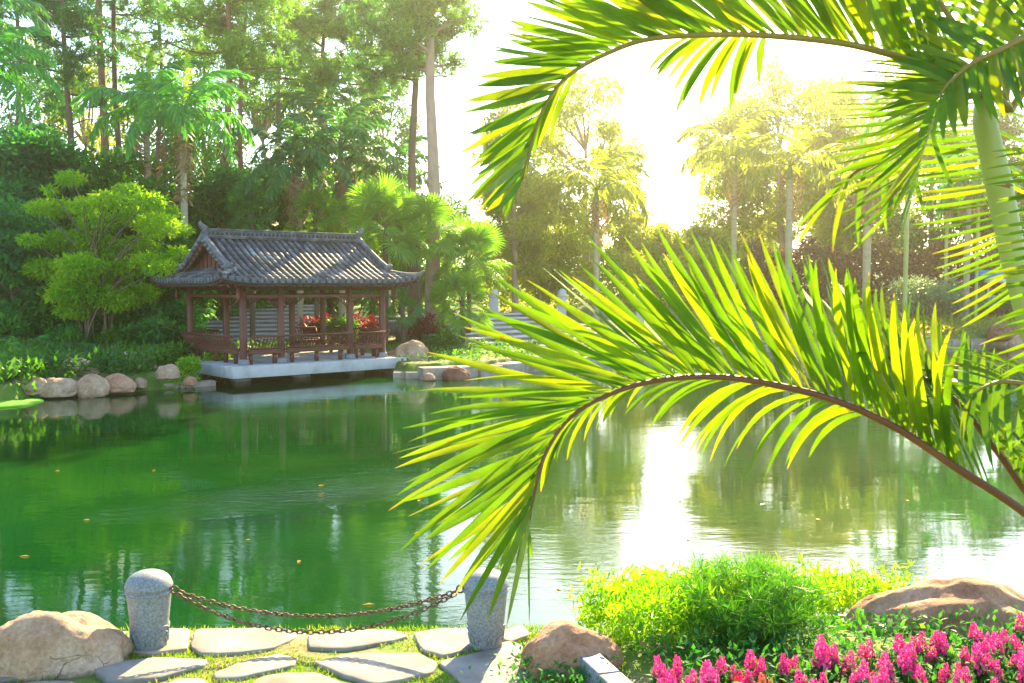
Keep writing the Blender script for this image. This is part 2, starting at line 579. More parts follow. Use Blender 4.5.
def weather_leaf(m):
    """fine lengthwise ribs and scattered brown specks on the near leaflets"""
    t = m.node_tree
    b = t.nodes['Principled BSDF']
    src = b.inputs['Base Color'].links[0].from_socket
    n = noise_node(t, 38, 3, .6)
    r = ramp(t, [(0, 0, 0), (0, 0, 0), (1, 1, 1)], [0, .66, .74])
    t.links.new(n.outputs['Fac'], r.inputs[0])
    n2 = noise_node(t, 7, 5, .6)
    hs = t.nodes.new('ShaderNodeHueSaturation')
    mr = t.nodes.new('ShaderNodeMapRange')
    mr.inputs[1].default_value, mr.inputs[2].default_value = .3, .7
    mr.inputs[3].default_value, mr.inputs[4].default_value = .65, 1.3
    t.links.new(n2.outputs['Fac'], mr.inputs[0])
    t.links.new(mr.outputs[0], hs.inputs['Value'])
    t.links.new(src, hs.inputs['Color'])
    mx = t.nodes.new('ShaderNodeMix')
    mx.data_type = 'RGBA'
    t.links.new(r.outputs[0], mx.inputs[0])
    t.links.new(hs.outputs[0], mx.inputs[6])
    mx.inputs[7].default_value = (.16, .09, .02, 1)
    for l in list(src.links):
        if l.to_node not in (hs,):
            to = l.to_socket
            t.links.new(mx.outputs[2], to)
    a = t.nodes.new('ShaderNodeAttribute')
    a.attribute_name = 'across'
    wv_ = t.nodes.new('ShaderNodeMath')
    wv_.operation = 'SINE'
    ml = t.nodes.new('ShaderNodeMath')
    ml.operation = 'MULTIPLY'
    ml.inputs[1].default_value = 22
    t.links.new(a.outputs['Fac'], ml.inputs[0])
    t.links.new(ml.outputs[0], wv_.inputs[0])
    bp = t.nodes.new('ShaderNodeBump')
    bp.inputs['Strength'].default_value = .5
    bp.inputs['Distance'].default_value = .001
    t.links.new(wv_.outputs[0], bp.inputs['Height'])
    t.links.new(bp.outputs[0], b.inputs['Normal'])


weather_leaf(M['frond_near'])

# ------------------------------------------------------------------ ground and pond
PA = R(41)
U = Vector((math.cos(PA), math.sin(PA), 0))
Vv = Vector((-math.sin(PA), math.cos(PA), 0))
PFL = on(243.8, 365, .59)                      # front left column foot of the pavilion
PFL.z = 0
pv = lambda u, v: PFL + U * u + Vv * v

shore = [on(-260, 412, 0), on(-80, 410, 0), on(20, 403, 0), on(60, 396, 0), on(150, 391, 0), on(212, 386, 0),
         pv(-.9, 2.0), pv(2.5, 2.3), pv(5.5, 1.2), on(404, 379, 0), on(470, 377, 0), on(535, 371, 0), on(610, 362, 0), on(700, 355, 0),
         on(850, 348, 0), on(985, 345, 0), on(1150, 342, 0), Vector((39, 30, 0)), Vector((30, 9.2, 0)), Vector((8, 8.9, 0)),
         Vector((3.2, 8.7, 0)), Vector((1.4, 8.55, 0)), Vector((.72, 8.1, 0)), Vector((.45, 7.3, 0)), Vector((-.2, 7.2, 0)), Vector((-3.2, 7.18, 0)), Vector((-4.2, 6.9, 0)), Vector((-25, 7.0, 0))]
SH = np.array([(p.x, p.y) for p in shore])


def sdist(x, y):
    """signed distance to the pond outline, negative in the water"""
    P = np.stack([x, y], -1)
    A, B = SH, np.roll(SH, -1, 0)
    dmin = np.full(x.shape, 1e9)
    inside = np.zeros(x.shape, bool)
    for a, b in zip(A, B):
        ab = b - a
        tt = np.clip(((P - a) @ ab) / (ab @ ab), 0, 1)
        dd = np.linalg.norm(P - (a + tt[..., None] * ab), axis=-1)
        dmin = np.minimum(dmin, dd)
        c = ((a[1] > y) != (b[1] > y))
        xx = a[0] + (y - a[1]) / (b[1] - a[1] + 1e-12) * (b[0] - a[0])
        inside ^= c & (x < xx)
    return np.where(inside, -dmin, dmin)


def height(x, y):
    x, y = np.asarray(x, float), np.asarray(y, float)
    s = sdist(x, y)
    near = np.where(x > .45, .6 - .36 * np.clip((y - 6.9) / 1.6, 0, 1), .6)
    far = .46 + .012 * np.clip(s, 0, 30) + .07 * np.clip(y - 50, 0, 60)
    land = np.where(y < 12, near, far)
    k = np.clip((s + .08) / .3, 0, 1)
    k = k * k * (3 - 2 * k)
    return -1.3 + (land + 1.3) * k


def gz(x, y):
    return float(height(np.array([x]), np.array([y]))[0])


xs = np.unique(np.concatenate([np.arange(-170, -32, 6), np.arange(-32, -6, .5), np.arange(-6, 6, .12), np.arange(6, 36, .5), np.arange(36, 171, 6)]))
ys = np.unique(np.concatenate([np.arange(-20, 4, 2), np.arange(4, 10, .12), np.arange(10, 24, 1), np.arange(24, 56, .4), np.arange(56, 80, 2), np.arange(80, 241, 8)]))
X, Y = np.meshgrid(xs, ys)
H = height(X, Y)
dirt = np.array([[noise.noise((a * .9, b * .9, 0)) for a in xs] for b in ys])
H = H + np.where(sdist(X, Y) > .3, dirt * np.where(Y < 12, .018, .09), 0)
tag(MB().grid(np.stack([X, Y, H], -1)).build('ground', M['ground'], smooth=True), 'grassy ground around the pond', kind='structure')
wv = np.array([[(-40, 6, 0), (42, 6, 0)], [(-40, 60, 0), (42, 60, 0)]], float)
tag(MB().grid(wv).build('water', M['water']), 'green rippled pond water mirroring the trees', kind='structure')

# ------------------------------------------------------------------ pavilion
L, W_ = 5.06, 3.9
EO, EU = .72, 1.04                      # eaves overhang front / ends
PT = .59                                # top of the platform
pav = tag(empty('pavilion', (PFL.x, PFL.y, 0), PA), 'open wooden Chinese pavilion with grey tiled roof on a slab over the pond', 'pavilion')
b = MB()
b.box((L / 2 + .0, W_ / 2, PT - .18), (L + 1.25, W_ + 1.1, .36))
b.build('platform', M['concrete'], pav, bevel=.015)
for i, (u, v) in enumerate([(0.4, 1.1), (L - .4, 1.1), (L / 2, 1.1), (.2, W_ - .2), (L - .2, W_ - .2)]):
    MB().box((u, v, -.5), (.5, .5, 1.46)).build('pier', M['concrete'], pav)
cu = [0, 1.27, 3.79, L]
cols = [(u, v) for v in (0, W_) for u in cu]
for u, v in cols:
    c = MB().tube([(u, v, PT + .16), (u, v, PT + 1.2), (u, v, 3.2)], [.115, .113, .105], 16).build('column', M['wood_red'], pav, smooth=False)
    for p in c.data.polygons: p.use_smooth = len(p.vertices) == 4
    c2 = MB().lathe([(.17, PT), (.19, PT + .05), (.165, PT + .09), (.175, PT + .12), (.15, PT + .17), (.12, PT + .172)], (u, v, 0), 18).build('column_base', M['granite'], c)
# beams
for v in (0, W_):
    MB().bar((-.35, v, 2.98), (L + .35, v, 2.98), .13, .24).build('eave_beam', M['wood_dark'], pav, bevel=.01)
    MB().bar((-.1, v, 2.68), (L + .1, v, 2.68), .08, .1).build('tie_beam', M['wood_red'], pav, bevel=.008)
for u in (0, L):
    MB().bar((u, -.35, 2.985), (u, W_ + .35, 2.985), .128, .24).build('eave_beam', M['wood_dark'], pav, bevel=.01)
    MB().bar((u, -.1, 2.685), (u, W_ + .1, 2.685), .078, .1).build('tie_beam', M['wood_red'], pav, bevel=.008)
for u in (cu[1], cu[2]):
    MB().bar((u, -.3, 3.05), (u, W_ + .3, 3.05), .12, .2).build('cross_beam', M['wood_dark'], pav, bevel=.01)
# lattice brackets hanging in the corners of each bay
for v in (0, W_):
    for a0, a1 in zip(cu[:-1], cu[1:]):
        for s, u0 in ((1, a0 + .11), (-1, a1 - .11)):
            b = MB()
            for k in range(4):
                b.bar((u0 + s * .1 * k, v, 2.64), (u0 + s * .1 * k, v, 2.64 - .3 + .075 * k), .02, .03, (0, 1, 0))
            b.bar((u0 - s * .005, v, 2.33), (u0 + s * .36, v, 2.6), .03, .034, (0, 1, 0))
            b.bar((u0 - s * .01, v, 2.615), (u0 + s * .36, v, 2.615), .036, .03, (0, 1, 0))
            b.build('lattice_bracket', M['wood_red'], pav)
# corner pendants
for u, v in ((-.32, -.32), (L + .32, -.32), (-.32, W_ + .32)):
    MB().lathe([(.02, 2.55), (.06, 2.6), (.075, 2.7), (.05, 2.76), (.055, 3.08)], (u, v, 0), 10).build('pendant', M['wood_red'], pav, smooth=True)


def hprof(d):
    x = np.clip(np.asarray(d, float) / (W_ / 2 + EO), 0, 1)
    return 3.12 + 1.40 * (.66 * x + .34 * x * x)


U0, U1, V0, V1 = -EU, L + EU, -EO, W_ + EO
VM = W_ / 2
GU0, GU1 = -.36, L + .36                # gable verge lines
SK = 1.0                                # depth of the end skirts


def upturn(u, v):
    du = np.minimum(u - U0, U1 - u)
    dv = np.minimum(v - V0, V1 - v)
    e = np.clip(1 - np.maximum(du, dv) / 1.3, 0, 1)
    return .17 * e ** 2.2 * np.clip(1 - np.minimum(du, dv) / 1.0, 0, 1)


roof_bed, ribs, caps = MB(), MB(), MB()


def rib_along(p0, p1, dfun, n_tile=.24):
    """one row of barrel tiles from eave to top, each tile its own short half tube"""
    p0, p1 = np.array(p0, float), np.array(p1, float)
    ln = np.linalg.norm(p1 - p0)
    k = max(1, int(round(ln / n_tile)))
    d = (p1 - p0) / ln
    s = np.array((-d[1], d[0]))
    th = np.linspace(0, math.pi, 7)
    for i in range(k):
        a, c = p0 + d * ln * i / k, p0 + d * ln * ((i + 1) / k + .04)
        rows = []
        for q, rr, lift in ((a, .078, .03), (c, .064, .015)):
            z = hprof(dfun(q)) + upturn(q[0], q[1])
            rows.append([(q[0] + s[0] * rr * math.cos(t), q[1] + s[1] * rr * math.cos(t), float(z) + lift + rr * .95 * math.sin(t)) for t in th])
        ribs.grid(np.array(rows))
        if i == 0:
            q = rows[0]
            m = np.mean([q[0], q[-1]], 0)
            ribs.raw(q, [list(range(7))])
            # round eave cap
            caps.raw([(m[0] - d[0] * .012 + s[0] * .085 * math.cos(t), m[1] - d[1] * .012 + s[1] * .085 * math.cos(t), m[2] + .03 + .085 * math.sin(t)) for t in np.linspace(0, 2 * math.pi, 12, endpoint=False)], [list(range(12))])


SP = .235
for side in (0, 1):
    vE, sg = (V0, 1) if side == 0 else (V1, -1)
    u = U0 + .12
    while u < U1 - .05:
        du = min(u - U0, U1 - u)
        top = VM + EO if GU0 <= u <= GU1 else min(du + .04, SK)
        rib_along((u, vE), (u, vE + sg * top), lambda q: (q[1] - V0) if side == 0 else (V1 - q[1]))
        u += SP
    # sheet under the rows
    us = np.linspace(U0, U1, 60)
    rows = []
    for t in np.linspace(0, 1, 14):
        row = []
        for uu in us:
            du = min(uu - U0, U1 - uu)
            top = VM + EO if GU0 - .02 <= uu <= GU1 + .02 else min(du + .02, SK)
            vv = vE + sg * top * t
            row.append((uu, vv, float(hprof(top * t)) + float(upturn(uu, vv))))
        rows.append(row)
    roof_bed.grid(np.array(rows), flip=side == 1)
for side in (0, 1):
    uE, sg = (U0, 1) if side == 0 else (U1, -1)
    v = V0 + .12
    while v < V1 - .05:
        dv = min(v - V0, V1 - v)
        rib_along((uE, v), (uE + sg * min(dv + .04, SK), v), lambda q: (q[0] - U0) if side == 0 else (U1 - q[0]))
        v += SP
    vs = np.linspace(V0, V1, 50)
    rows = []
    for t in np.linspace(0, 1, 8):
        row = []
        for v_ in vs:
            top = min(min(v_ - V0, V1 - v_) + .02, SK)
            uu = uE + sg * top * t
            row.append((uu, v_, float(hprof(top * t)) + float(upturn(uu, v_))))
        rows.append(row)
    roof_bed.grid(np.array(rows), flip=side == 0)
roof = roof_bed.build('roof', M['tile_bed'], pav)
md = roof.modifiers.new('thick', 'SOLIDIFY')
md.thickness = .07
md.offset = -1
ribs.build('roof_tiles', M['tile'], roof)
caps.build('eave_tile_ends', M['ridge'], roof)
# eave board under the tile ends and rafters showing below
b = MB()
for v in (V0 + .06, V1 - .06):
    uu = np.linspace(U0, U1, 30)
    for a, c in zip(uu[:-1], uu[1:]):
        za, zc = 3.02 + float(upturn(a, v)), 3.02 + float(upturn(c, v))
        b.bar((a, v, za), (c, v, zc), .04, .09)
for u in (U0 + .06, U1 - .06):
    vv = np.linspace(V0, V1, 24)
    for a, c in zip(vv[:-1], vv[1:]):
        b.bar((u, a, 3.018 + float(upturn(u, a))), (u, c, 3.018 + float(upturn(u, c))), .038, .09)
b.build('eave_board', M['wood_dark'], roof)
b = MB()
for u in np.arange(U0 + .3, U1 - .2, .22):
    b.bar((u, V0 + .1, 3.0), (u, .5, 3.36), .06, .07)
    b.bar((u, V1 - .1, 3.0), (u, W_ - .5, 3.36), .06, .07)
for v in np.arange(V0 + .3, V1 - .2, .22):
    b.bar((U0 + .1, v, 3.0), (0.1, v, 3.34), .058, .07)
    b.bar((U1 - .1, v, 3.0), (L - .1, v, 3.34), .058, .07)
b.build('rafters', M['wood_red'], roof)
# gables: dark red boarding, barge boards
for gu, sg in ((U0 + SK - .04, -1), (U1 - SK + .04, 1)):
    g = MB()
    dv = np.linspace(SK - .1, VM + EO, 12)
    top = [(gu, V0 + d_, float(hprof(d_)) - .06) for d_ in dv] + [(gu, V1 - d_, float(hprof(d_)) - .06) for d_ in dv[::-1][1:]]
    base = float(hprof(SK)) - .15
    bot = [(gu, p[1], base) for p in top]
    g.grid(np.array([bot, top]), flip=sg > 0)
    go = g.build('gable', M['wood_red'], pav)
    b = MB()
    for k in np.arange(.5, W_ - .4, .3):
        d_ = min(k + EO, W_ + EO - k)
        b.bar((gu + sg * .012, k, base), (gu + sg * .012, k, float(hprof(d_)) - .12), .03, .02, (1, 0, 0))
    b.build('gable_battens', M['wood_dark'], go)
    b = MB()
    gx = GU0 + .02 if sg < 0 else GU1 - .02
    for s in (0, 1):
        pts = [(gx, (V0 + d_) if s == 0 else (V1 - d_), float(hprof(d_)) - .1) for d_ in np.linspace(.7, VM + EO, 9)]
        for a, c in zip(pts[:-1], pts[1:]): b.bar(a, c, .035, .2)
    b.build('barge_board', M['wood_red'], roof)
# ridges
b = MB()
zr = float(hprof(9))
b.box((L / 2, VM, zr + .13), (GU1 - GU0, .2, .26))
b.box((L / 2, VM, zr + .285), (GU1 - GU0 + .06, .26, .05))
b.box((L / 2, VM, zr + .07), (GU1 - GU0 + .04, .27, .04))
rd = b.build('ridge', M['ridge'], roof, bevel=.012)
b = MB()
for u in np.arange(GU0 + .14, GU1 - .1, .15):      # pierced pattern blocks along the ridge
    for s in (-1, 1):
        b.box((u, VM + s * .105, zr + .17), (.09, .02, .1))
b.build('ridge_blocks', M['tile_bed'], rd)
for gx, sg in ((GU0, -1), (GU1, 1)):
    b = MB()
    b.tube([(gx - sg * .1, VM, zr + .3), (gx + sg * .04, VM, zr + .36), (gx + sg * .1, VM, zr + .48), (gx + sg * .06, VM, zr + .58)], [.09, .1, .07, .02], 8)
    b.build('ridge_finial', M['ridge'], roof, smooth=True)
    b = MB()
    for s in (0, 1):
        fv = lambda d_: (V0 + d_) if s == 0 else (V1 - d_)
        ds = np.linspace(.85, VM + EO, 12)
        pts = [(gx, fv(d_), float(hprof(d_)) + .13) for d_ in ds]
        b.tube(pts, .085, 8)
        for a, c in zip(pts[:-1], pts[1:]):
            b.bar((a[0], a[1], a[2] - .09), (c[0], c[1], c[2] - .09), .13, .12)
        # upturned end of the verge
        b.tube([(gx, fv(.95), float(hprof(.9)) + .14), (gx, fv(.78), float(hprof(.8)) + .19), (gx, fv(.66), float(hprof(.66)) + .31)], [.1, .1, .05], 8)
        # verge tiles across the edge
        for d_ in np.arange(.9, VM + EO, .2):
            b.tube([(gx - sg * .05, fv(d_), float(hprof(d_)) + .05), (gx + sg * .14, fv(d_), float(hprof(d_)) + .0)], .055, 7)
        # hip down to the corner
        cu_, cv = (U0 if sg < 0 else U1), fv(0)
        hp = []
        for t in np.linspace(0, 1, 10):
            uu = (gx + sg * .02) * (1 - t) + cu_ * t
            vv = fv(.75) * (1 - t) + cv * t
            d_ = min(min(uu - U0, U1 - uu), min(vv - V0, V1 - vv))
            hp.append((uu, vv, float(hprof(d_)) + float(upturn(uu, vv)) + .09))
        e = hp[-1]
        hp.append((e[0] + sg * .13, e[1] - (.13 if s == 0 else -.13), e[2] + .13))
        b.tube(hp, [.08] * 9 + [.075, .03], 8)
    b.build('hip_ridge', M['ridge'], roof, smooth=True)
# benches with leaning slatted backs between the columns (left open at the back entrance)
bays = [((a, 0), (c, 0), (0, -1)) for a, c in zip(cu[:-1], cu[1:])]
bays += [((0, W_), (0, 0), (-1, 0)), ((L, 0), (L, W_), (1, 0)), ((cu[2], W_), (L, W_), (0, 1)), ((0, W_), (cu[1], W_), (0, 1))]
for p, q, o_ in bays:
    p, q, o_ = np.array((*p, PT)), np.array((*q, PT)), np.array((*o_, 0.0))
    dn = nrm(q - p)
    ln = np.linalg.norm(q - p)
    p2, q2 = p + dn * .1, q - dn * .1
    be = MB()
    be.bar(p2 + (0, 0, .43), q2 + (0, 0, .43), .34, .055)
    be.bar(p2 + o_ * .13 + (0, 0, .37), q2 + o_ * .13 + (0, 0, .37), .05, .1)
    seat = be.build('bench', M['wood_red'], pav, bevel=.008)
    k = max(2, int(ln / .9) + 1)
    for t in np.linspace(.12, .88, k):
        c = p2 + (q2 - p2) * t + (0, 0, .2)
        MB().box(c, (.1, .1, .4)).build('leg', M['wood_red'], seat)
    bk = MB()
    n = int(ln / .125)
    for i in range(n + 1):
        c = p2 + (q2 - p2) * (i / n)
        pts = [c + o_ * .13 + (0, 0, .46), c + o_ * .2 + (0, 0, .58), c + o_ * .29 + (0, 0, .69), c + o_ * .36 + (0, 0, .86)]
        bk.tube(pts, .017, 5)
    e = .0 if abs(o_[0]) else .0
    bk.bar(p2 + o_ * .37 + (0, 0, .88), q2 + o_ * .37 + (0, 0, .88), .06, .06)
    bk.bar(p2 + o_ * .16 + (0, 0, .50), q2 + o_ * .16 + (0, 0, .50), .035, .035)
    bk.build('bench_backrest', M['wood_red'], seat)


# ------------------------------------------------------------------ rocks
def rock_mesh(name, size, seed, m, rough=.24, sub=5, flat=.25):
    bm = bmesh.new()
    bmesh.ops.create_icosphere(bm, subdivisions=sub, radius=1)
    off = Vector((seed * 7.3, seed * 3.1, seed * 1.7))
    for v in bm.verts:
        p = v.co.copy()
        q = p * .9 + off
        n_ = noise.noise(q) * 1.0 + noise.noise(q * 2.3) * .45 + noise.noise(q * 5) * .2 + noise.noise(q * 11) * .12 + noise.noise(q * 23) * .05
        # chipped facets
        f_ = abs(noise.noise(q * 1.6 + Vector((9, 2, 4)))) * .5
        r_ = 1 + rough * (n_ - f_)
        p = p * r_
        if p.z < -flat: p.z = -flat + (p.z + flat) * .25
        v.co = Vector((p.x * size[0] / 2, p.y * size[1] / 2, (p.z + flat) * size[2] / (1 + flat)))
    me = bpy.data.meshes.new(name)
    bm.to_mesh(me)
    bm.free()
    for p in me.polygons: p.use_smooth = True
    me.materials.append(m)
    return me


def rock(px, py, z, size, seed, m, label, rz=0.0, group=None, tilt=(0, 0), rough=.22):
    p = on(px, py, z)
    o = link('rock', rock_mesh('rock', size, seed, M[m], rough), None, (p.x, p.y, z - size[2] * .12), (tilt[0], tilt[1], rz))
    return tag(o, label, 'rock', group)


rock(58, 664, .6, (.94, .6, .42), 3, 'rock', 'large pale sandstone boulder left of the nearer-left granite bollard', .2)
rock(573, 670, .6, (.66, .45, .36), 11, 'rock_orange', 'rounded pinkish boulder at the head of the grey kerb', .3)
rock(958, 648, .4, (1.62, .75, .64), 21, 'rock_orange', 'long low reddish rock behind the pink flowers', -.1, None, (0, .06))
rock(655, 658, .5, (.34, .3, .16), 5, 'rock', 'small pale stone between the marsh plants and the flower bed', .5)
rock(2, 664, .6, (.16, .3, .2), 9, 'rock_red', 'dark brown stone at the left edge beside the sandstone boulder', .2)
# far shore, left
rock(58, 393, .12, (1.25, .9, .5), 31, 'rock', 'broad flat tan rock at the left waterline below the ferns', .1)
rock(92, 392, .12, (.9, .8, .62), 32, 'rock', 'middle tan rock at the left waterline with a dark seam', .6)
rock(117, 389, .15, (1.0, .8, .45), 33, 'rock_orange', 'brownish waterline rock below the round boulder', .2)
rock(133, 369, .5, (1.35, 1.0, .58), 34, 'rock', 'round sandy boulder under the lime-green bamboo', .4)
rock(78, 374, .5, (1.25, .8, .55), 35, 'rock', 'pale boulder among ferns at the foot of the bamboo', .1)
rock(32, 391, .2, (1.0, .8, .45), 37, 'rock', 'leftmost tan rock beside the bright green lawn tongue', .5)
rock(168, 376, .42, (.7, .6, .4), 38, 'rock', 'small rock half hidden in yellow-green groundcover', .2)
for i, (px, py, sz, lab) in enumerate([(45, 386, .5, 'small orange rock between the leftmost rock and the broad flat rock'), (104, 381, .55, 'small tan rock wedged above the brownish waterline rock'), (76, 390, .45, 'low rock at the waterline between the flat rock and the dark-seamed rock'), (140, 386, .4, 'small waterline rock right of the brownish one'), (190, 384, .35, 'small pale stone on the edging below the groundcover')]):
    rock(px, py, .15, (sz * 1.3, sz, sz * .7), 60 + i, 'rock_orange' if i % 2 == 0 else 'rock', lab, i * .7)
# beside the pavilion
rock(411, 359, .48, (1.25, .9, .68), 41, 'rock', 'big pale boulder at the right end of the pavilion', .1)
rock(393, 358, .5, (.45, .4, .3), 42, 'rock_orange', 'small orange stone between pavilion and big pale boulder', .1)
rock(429, 379, .05, (.42, .4, .22), 43, 'rock_orange', 'small rusty stone in the water at the ledge', .3)
rock(455, 378, .05, (.95, .5, .42), 44, 'rock_red', 'brown angular rock set into the stone ledge', .2)
rock(1001, 337, .4, (1.6, 1.2, .85), 51, 'rock_red', 'large reddish boulder on the far right shore', .3)
rock(1019, 346, .1, (.9, .8, .6), 52, 'rock', 'pale rock at the right edge of the far waterline', .3)

# ------------------------------------------------------------------ steps, ledges, kerbs, posts
def ledge(pts, z0, z1, wd, m, label, seed, cat='stone ledge', name='stone_ledge'):
    b = MB()
    rr = random.Random(seed)
    for a, c in zip(pts[:-1], pts[1:]):
        a, c = Vector(a), Vector(c)
        n = max(1, int((c - a).length / 1.1))
        for i in range(n):
            p, q = a.lerp(c, i / n + .006), a.lerp(c, (i + 1) / n - .006)
            h = rr.uniform(-.02, .02)
            b.bar((p.x, p.y, (z0 + z1) / 2 + h), (q.x, q.y, (z0 + z1) / 2 + h), wd * rr.uniform(.92, 1.05), z1 - z0)
    return tag(b.build(name, M[m], bevel=.03), label, cat)


ledge([pv(5.85, -.2), on(404, 378, 0), on(470, 376.5, 0), on(535, 370.5, 0)], -.6, .2, .7, 'slab_tan', 'low tan stone ledge at the waterline right of the pavilion', 1)
ledge([on(420, 370, .3), on(475, 368, .3), on(540, 362, .3)], -.1, .36, .6, 'slab_tan', 'second paler stone ledge set back from the waterline', 2)
ledge([on(140, 390, 0), on(214, 385, 0)], -.5, .16, .4, 'slab_tan', 'thin stone edging under the yellow-green groundcover left of the pavilion', 3)
ledge([on(560, 366, 0), on(610, 361.5, 0), on(700, 354.5, 0), on(850, 347.5, 0), on(985, 344.5, 0), on(1060, 343, 0)], -.5, .3, .6, 'slab_tan', 'long tan stone edging along the far right shore', 4)


def steps(p0, p1, n, rise, tread, label, z0):
    p0, p1 = Vector(p0), Vector(p1)
    d_ = (p1 - p0).normalized()
    nn = Vector((-d_.y, d_.x, 0))
    root = tag(empty('stone_steps', p0), label, 'steps')
    for i in range(n):
        b = MB()
        a, c = p0 + nn * tread * i, p1 + nn * tread * i
        h = z0 + rise * (i + 1)
        mid = (a + c) / 2 + nn * tread * .5 - p0
        rot = Matrix.Rotation(math.atan2(d_.y, d_.x), 3, 'Z')
        b.box((mid.x, mid.y, h - .34), ((c - a).length, tread + .05, .58), rot)
        st = b.build('step', M['slab'], root)  # darker riser colour paints the shade lines between the steps
        b = MB()
        m2 = mid - nn * .03
        b.box((m2.x, m2.y, h - .025), ((c - a).length + .02, tread + .1, .06), rot)
        b.build('tread', M['steps'], st, bevel=.01)  # lighter than the riser, so light and shade are in the colours
    return root


steps((at(168, 340, 41).x, 41.0, 0), (at(330, 340, 41).x, 43.0, 0), 10, .16, .72, 'broad pale stone steps seen through the pavilion', .42)
steps((at(468, 350, 39).x, 38.5, 0), (at(640, 350, 44).x, 44.5, 0), 8, .16, .85, 'long pale stone terrace steps right of the pavilion', .36)
steps((at(978, 330, 53).x, 53, 0), (at(1012, 330, 53).x, 53, 0), 5, .14, .5, 'small grey steps beside the reddish boulder', .5)

for px, Yd, lab in ((494, 47, 'left'), (562, 50, 'middle'), (640, 53, 'right')):
    p = at(px, 300, Yd)
    zb = gz(p.x, p.y) + .75
    b = MB()
    b.box((0, 0, .25), (.42, .42, 1.7))
    r0 = b.build('stone_post', M['stone_white'], None, bevel=.02, loc=(p.x, p.y, zb))
    tag(r0, {'left': 'pale square stone post nearest the pavilion above the terrace', 'middle': 'pale square stone post above the middle of the terrace', 'right': 'pale square stone post farthest right above the terrace'}[lab], 'post', 'stone posts above the terrace')
    MB().lathe([(.28, 1.1), (.28, 1.18), (.2, 1.24), (.22, 1.34), (.13, 1.46), (.03, 1.5)], n=12).build('post_cap', M['stone_white'], r0, smooth=True)

# blue kiosk far right
kp = at(998, 290, 58)
kz = gz(kp.x, kp.y)
ki = tag(empty('kiosk', (kp.x, kp.y, kz)), 'small blue kiosk with white awning stripe among the far trees', 'kiosk')
MB().box((0, 0, .6), (1.9, 1.5, 1.2)).build('counter', M['blue_paint'], ki, bevel=.02)
for x in (-.9, .9):
    for y in (-.7, .7):
        MB().box((x, y, 1.2 + .5), (.09, .09, 1.0)).build('post', M['white_paint'], ki)
MB().box((0, 0, 1.24), (2.0, 1.6, .08)).build('countertop', M['white_paint'], ki, bevel=.01)
b = MB()
b.raw([(-1.2, -1.0, 2.2), (1.2, -1.0, 2.2), (1.2, 1.0, 2.2), (-1.2, 1.0, 2.2), (-1.2, 0, 2.75), (1.2, 0, 2.75)], ([(0, 1, 5, 4), (2, 3, 4, 5), (3, 2, 1, 0)], [(1, 2, 5), (3, 0, 4)]))
kr = b.build('roof', M['blue_paint'], ki)
MB().box((0, -1.02, 2.12), (2.4, .04, .2)).build('awning_valance', M['white_paint'], kr)

# ------------------------------------------------------------------ foreground paving
SLABS = [
    ([(127, 649), (160, 629.5), (188, 628.5), (186, 648), (153, 652)], 'slab_tan', 'paving slab at the foot of the bollard beside the sandstone boulder'),
    ([(197, 628.5), (287, 629), (294, 636), (272, 647.5), (240, 652), (203, 653), (194, 646)], 'slab', 'wide edge slab under the left half of the chain'),
    ([(311, 634), (336, 629.7), (390, 629.5), (405, 635), (393, 639.5), (349, 647.5), (311, 647)], 'slab', 'edge slab under the lowest sag of the chain'),
    ([(414, 633), (440, 629), (473, 628.4), (477, 645), (442, 655), (425, 650)], 'slab', 'edge slab just left of the bollard under the drooping frond'),
    ([(-8, 678), (36, 660), (90, 658.5), (90, 667), (46, 674), (-5, 681)], 'slab', 'wedge-shaped slab below the sandstone boulder'),
    ([(98, 669), (112, 661.5), (155, 658), (204, 659.5), (200, 665), (157, 677), (109, 679)], 'slab', 'boat-shaped slab in grass in front of the bollard beside the boulder'),
    ([(215, 673), (244, 661), (278, 654), (294, 658), (292, 665), (240, 677), (218, 677.5)], 'slab', 'lens-shaped slab between two larger ones in the middle of the grass'),
    ([(316, 661), (357, 653.5), (418, 653.5), (434, 663), (430, 672), (377, 682.5), (347, 674)], 'slab', 'large oval slab in grass below the lowest sag of the chain'),
    ([(441, 662.5), (494, 648.5), (521, 661), (531, 671), (512, 684), (468, 686), (454, 673)], 'slab', 'large slab in front of the bollard under the drooping frond'),
    ([(248, 692), (262, 677), (284, 673.5), (314, 673), (337, 680), (346, 697), (260, 704)], 'slab', 'slab cut by the lower picture edge left of the large oval slab'),
    ([(-12, 686), (40, 681), (74, 681.5), (84, 692), (-10, 704)], 'slab', 'slab in the lower left corner cut by the picture edge'),
    ([(487, 645), (513, 641), (527, 650), (513, 657)], 'slab_tan', 'small cream stone right of the bollard under the frond'),
    ([(495, 633), (522, 625), (530, 634), (510, 641)], 'slab_tan', 'small pale stone at the water edge beside the pinkish boulder'),
    ([(160, 686), (180, 679), (203, 679), (214, 690), (190, 700)], 'slab_tan', 'pinkish stone at the lower edge between two grey slabs'),
]
slab_polys = []
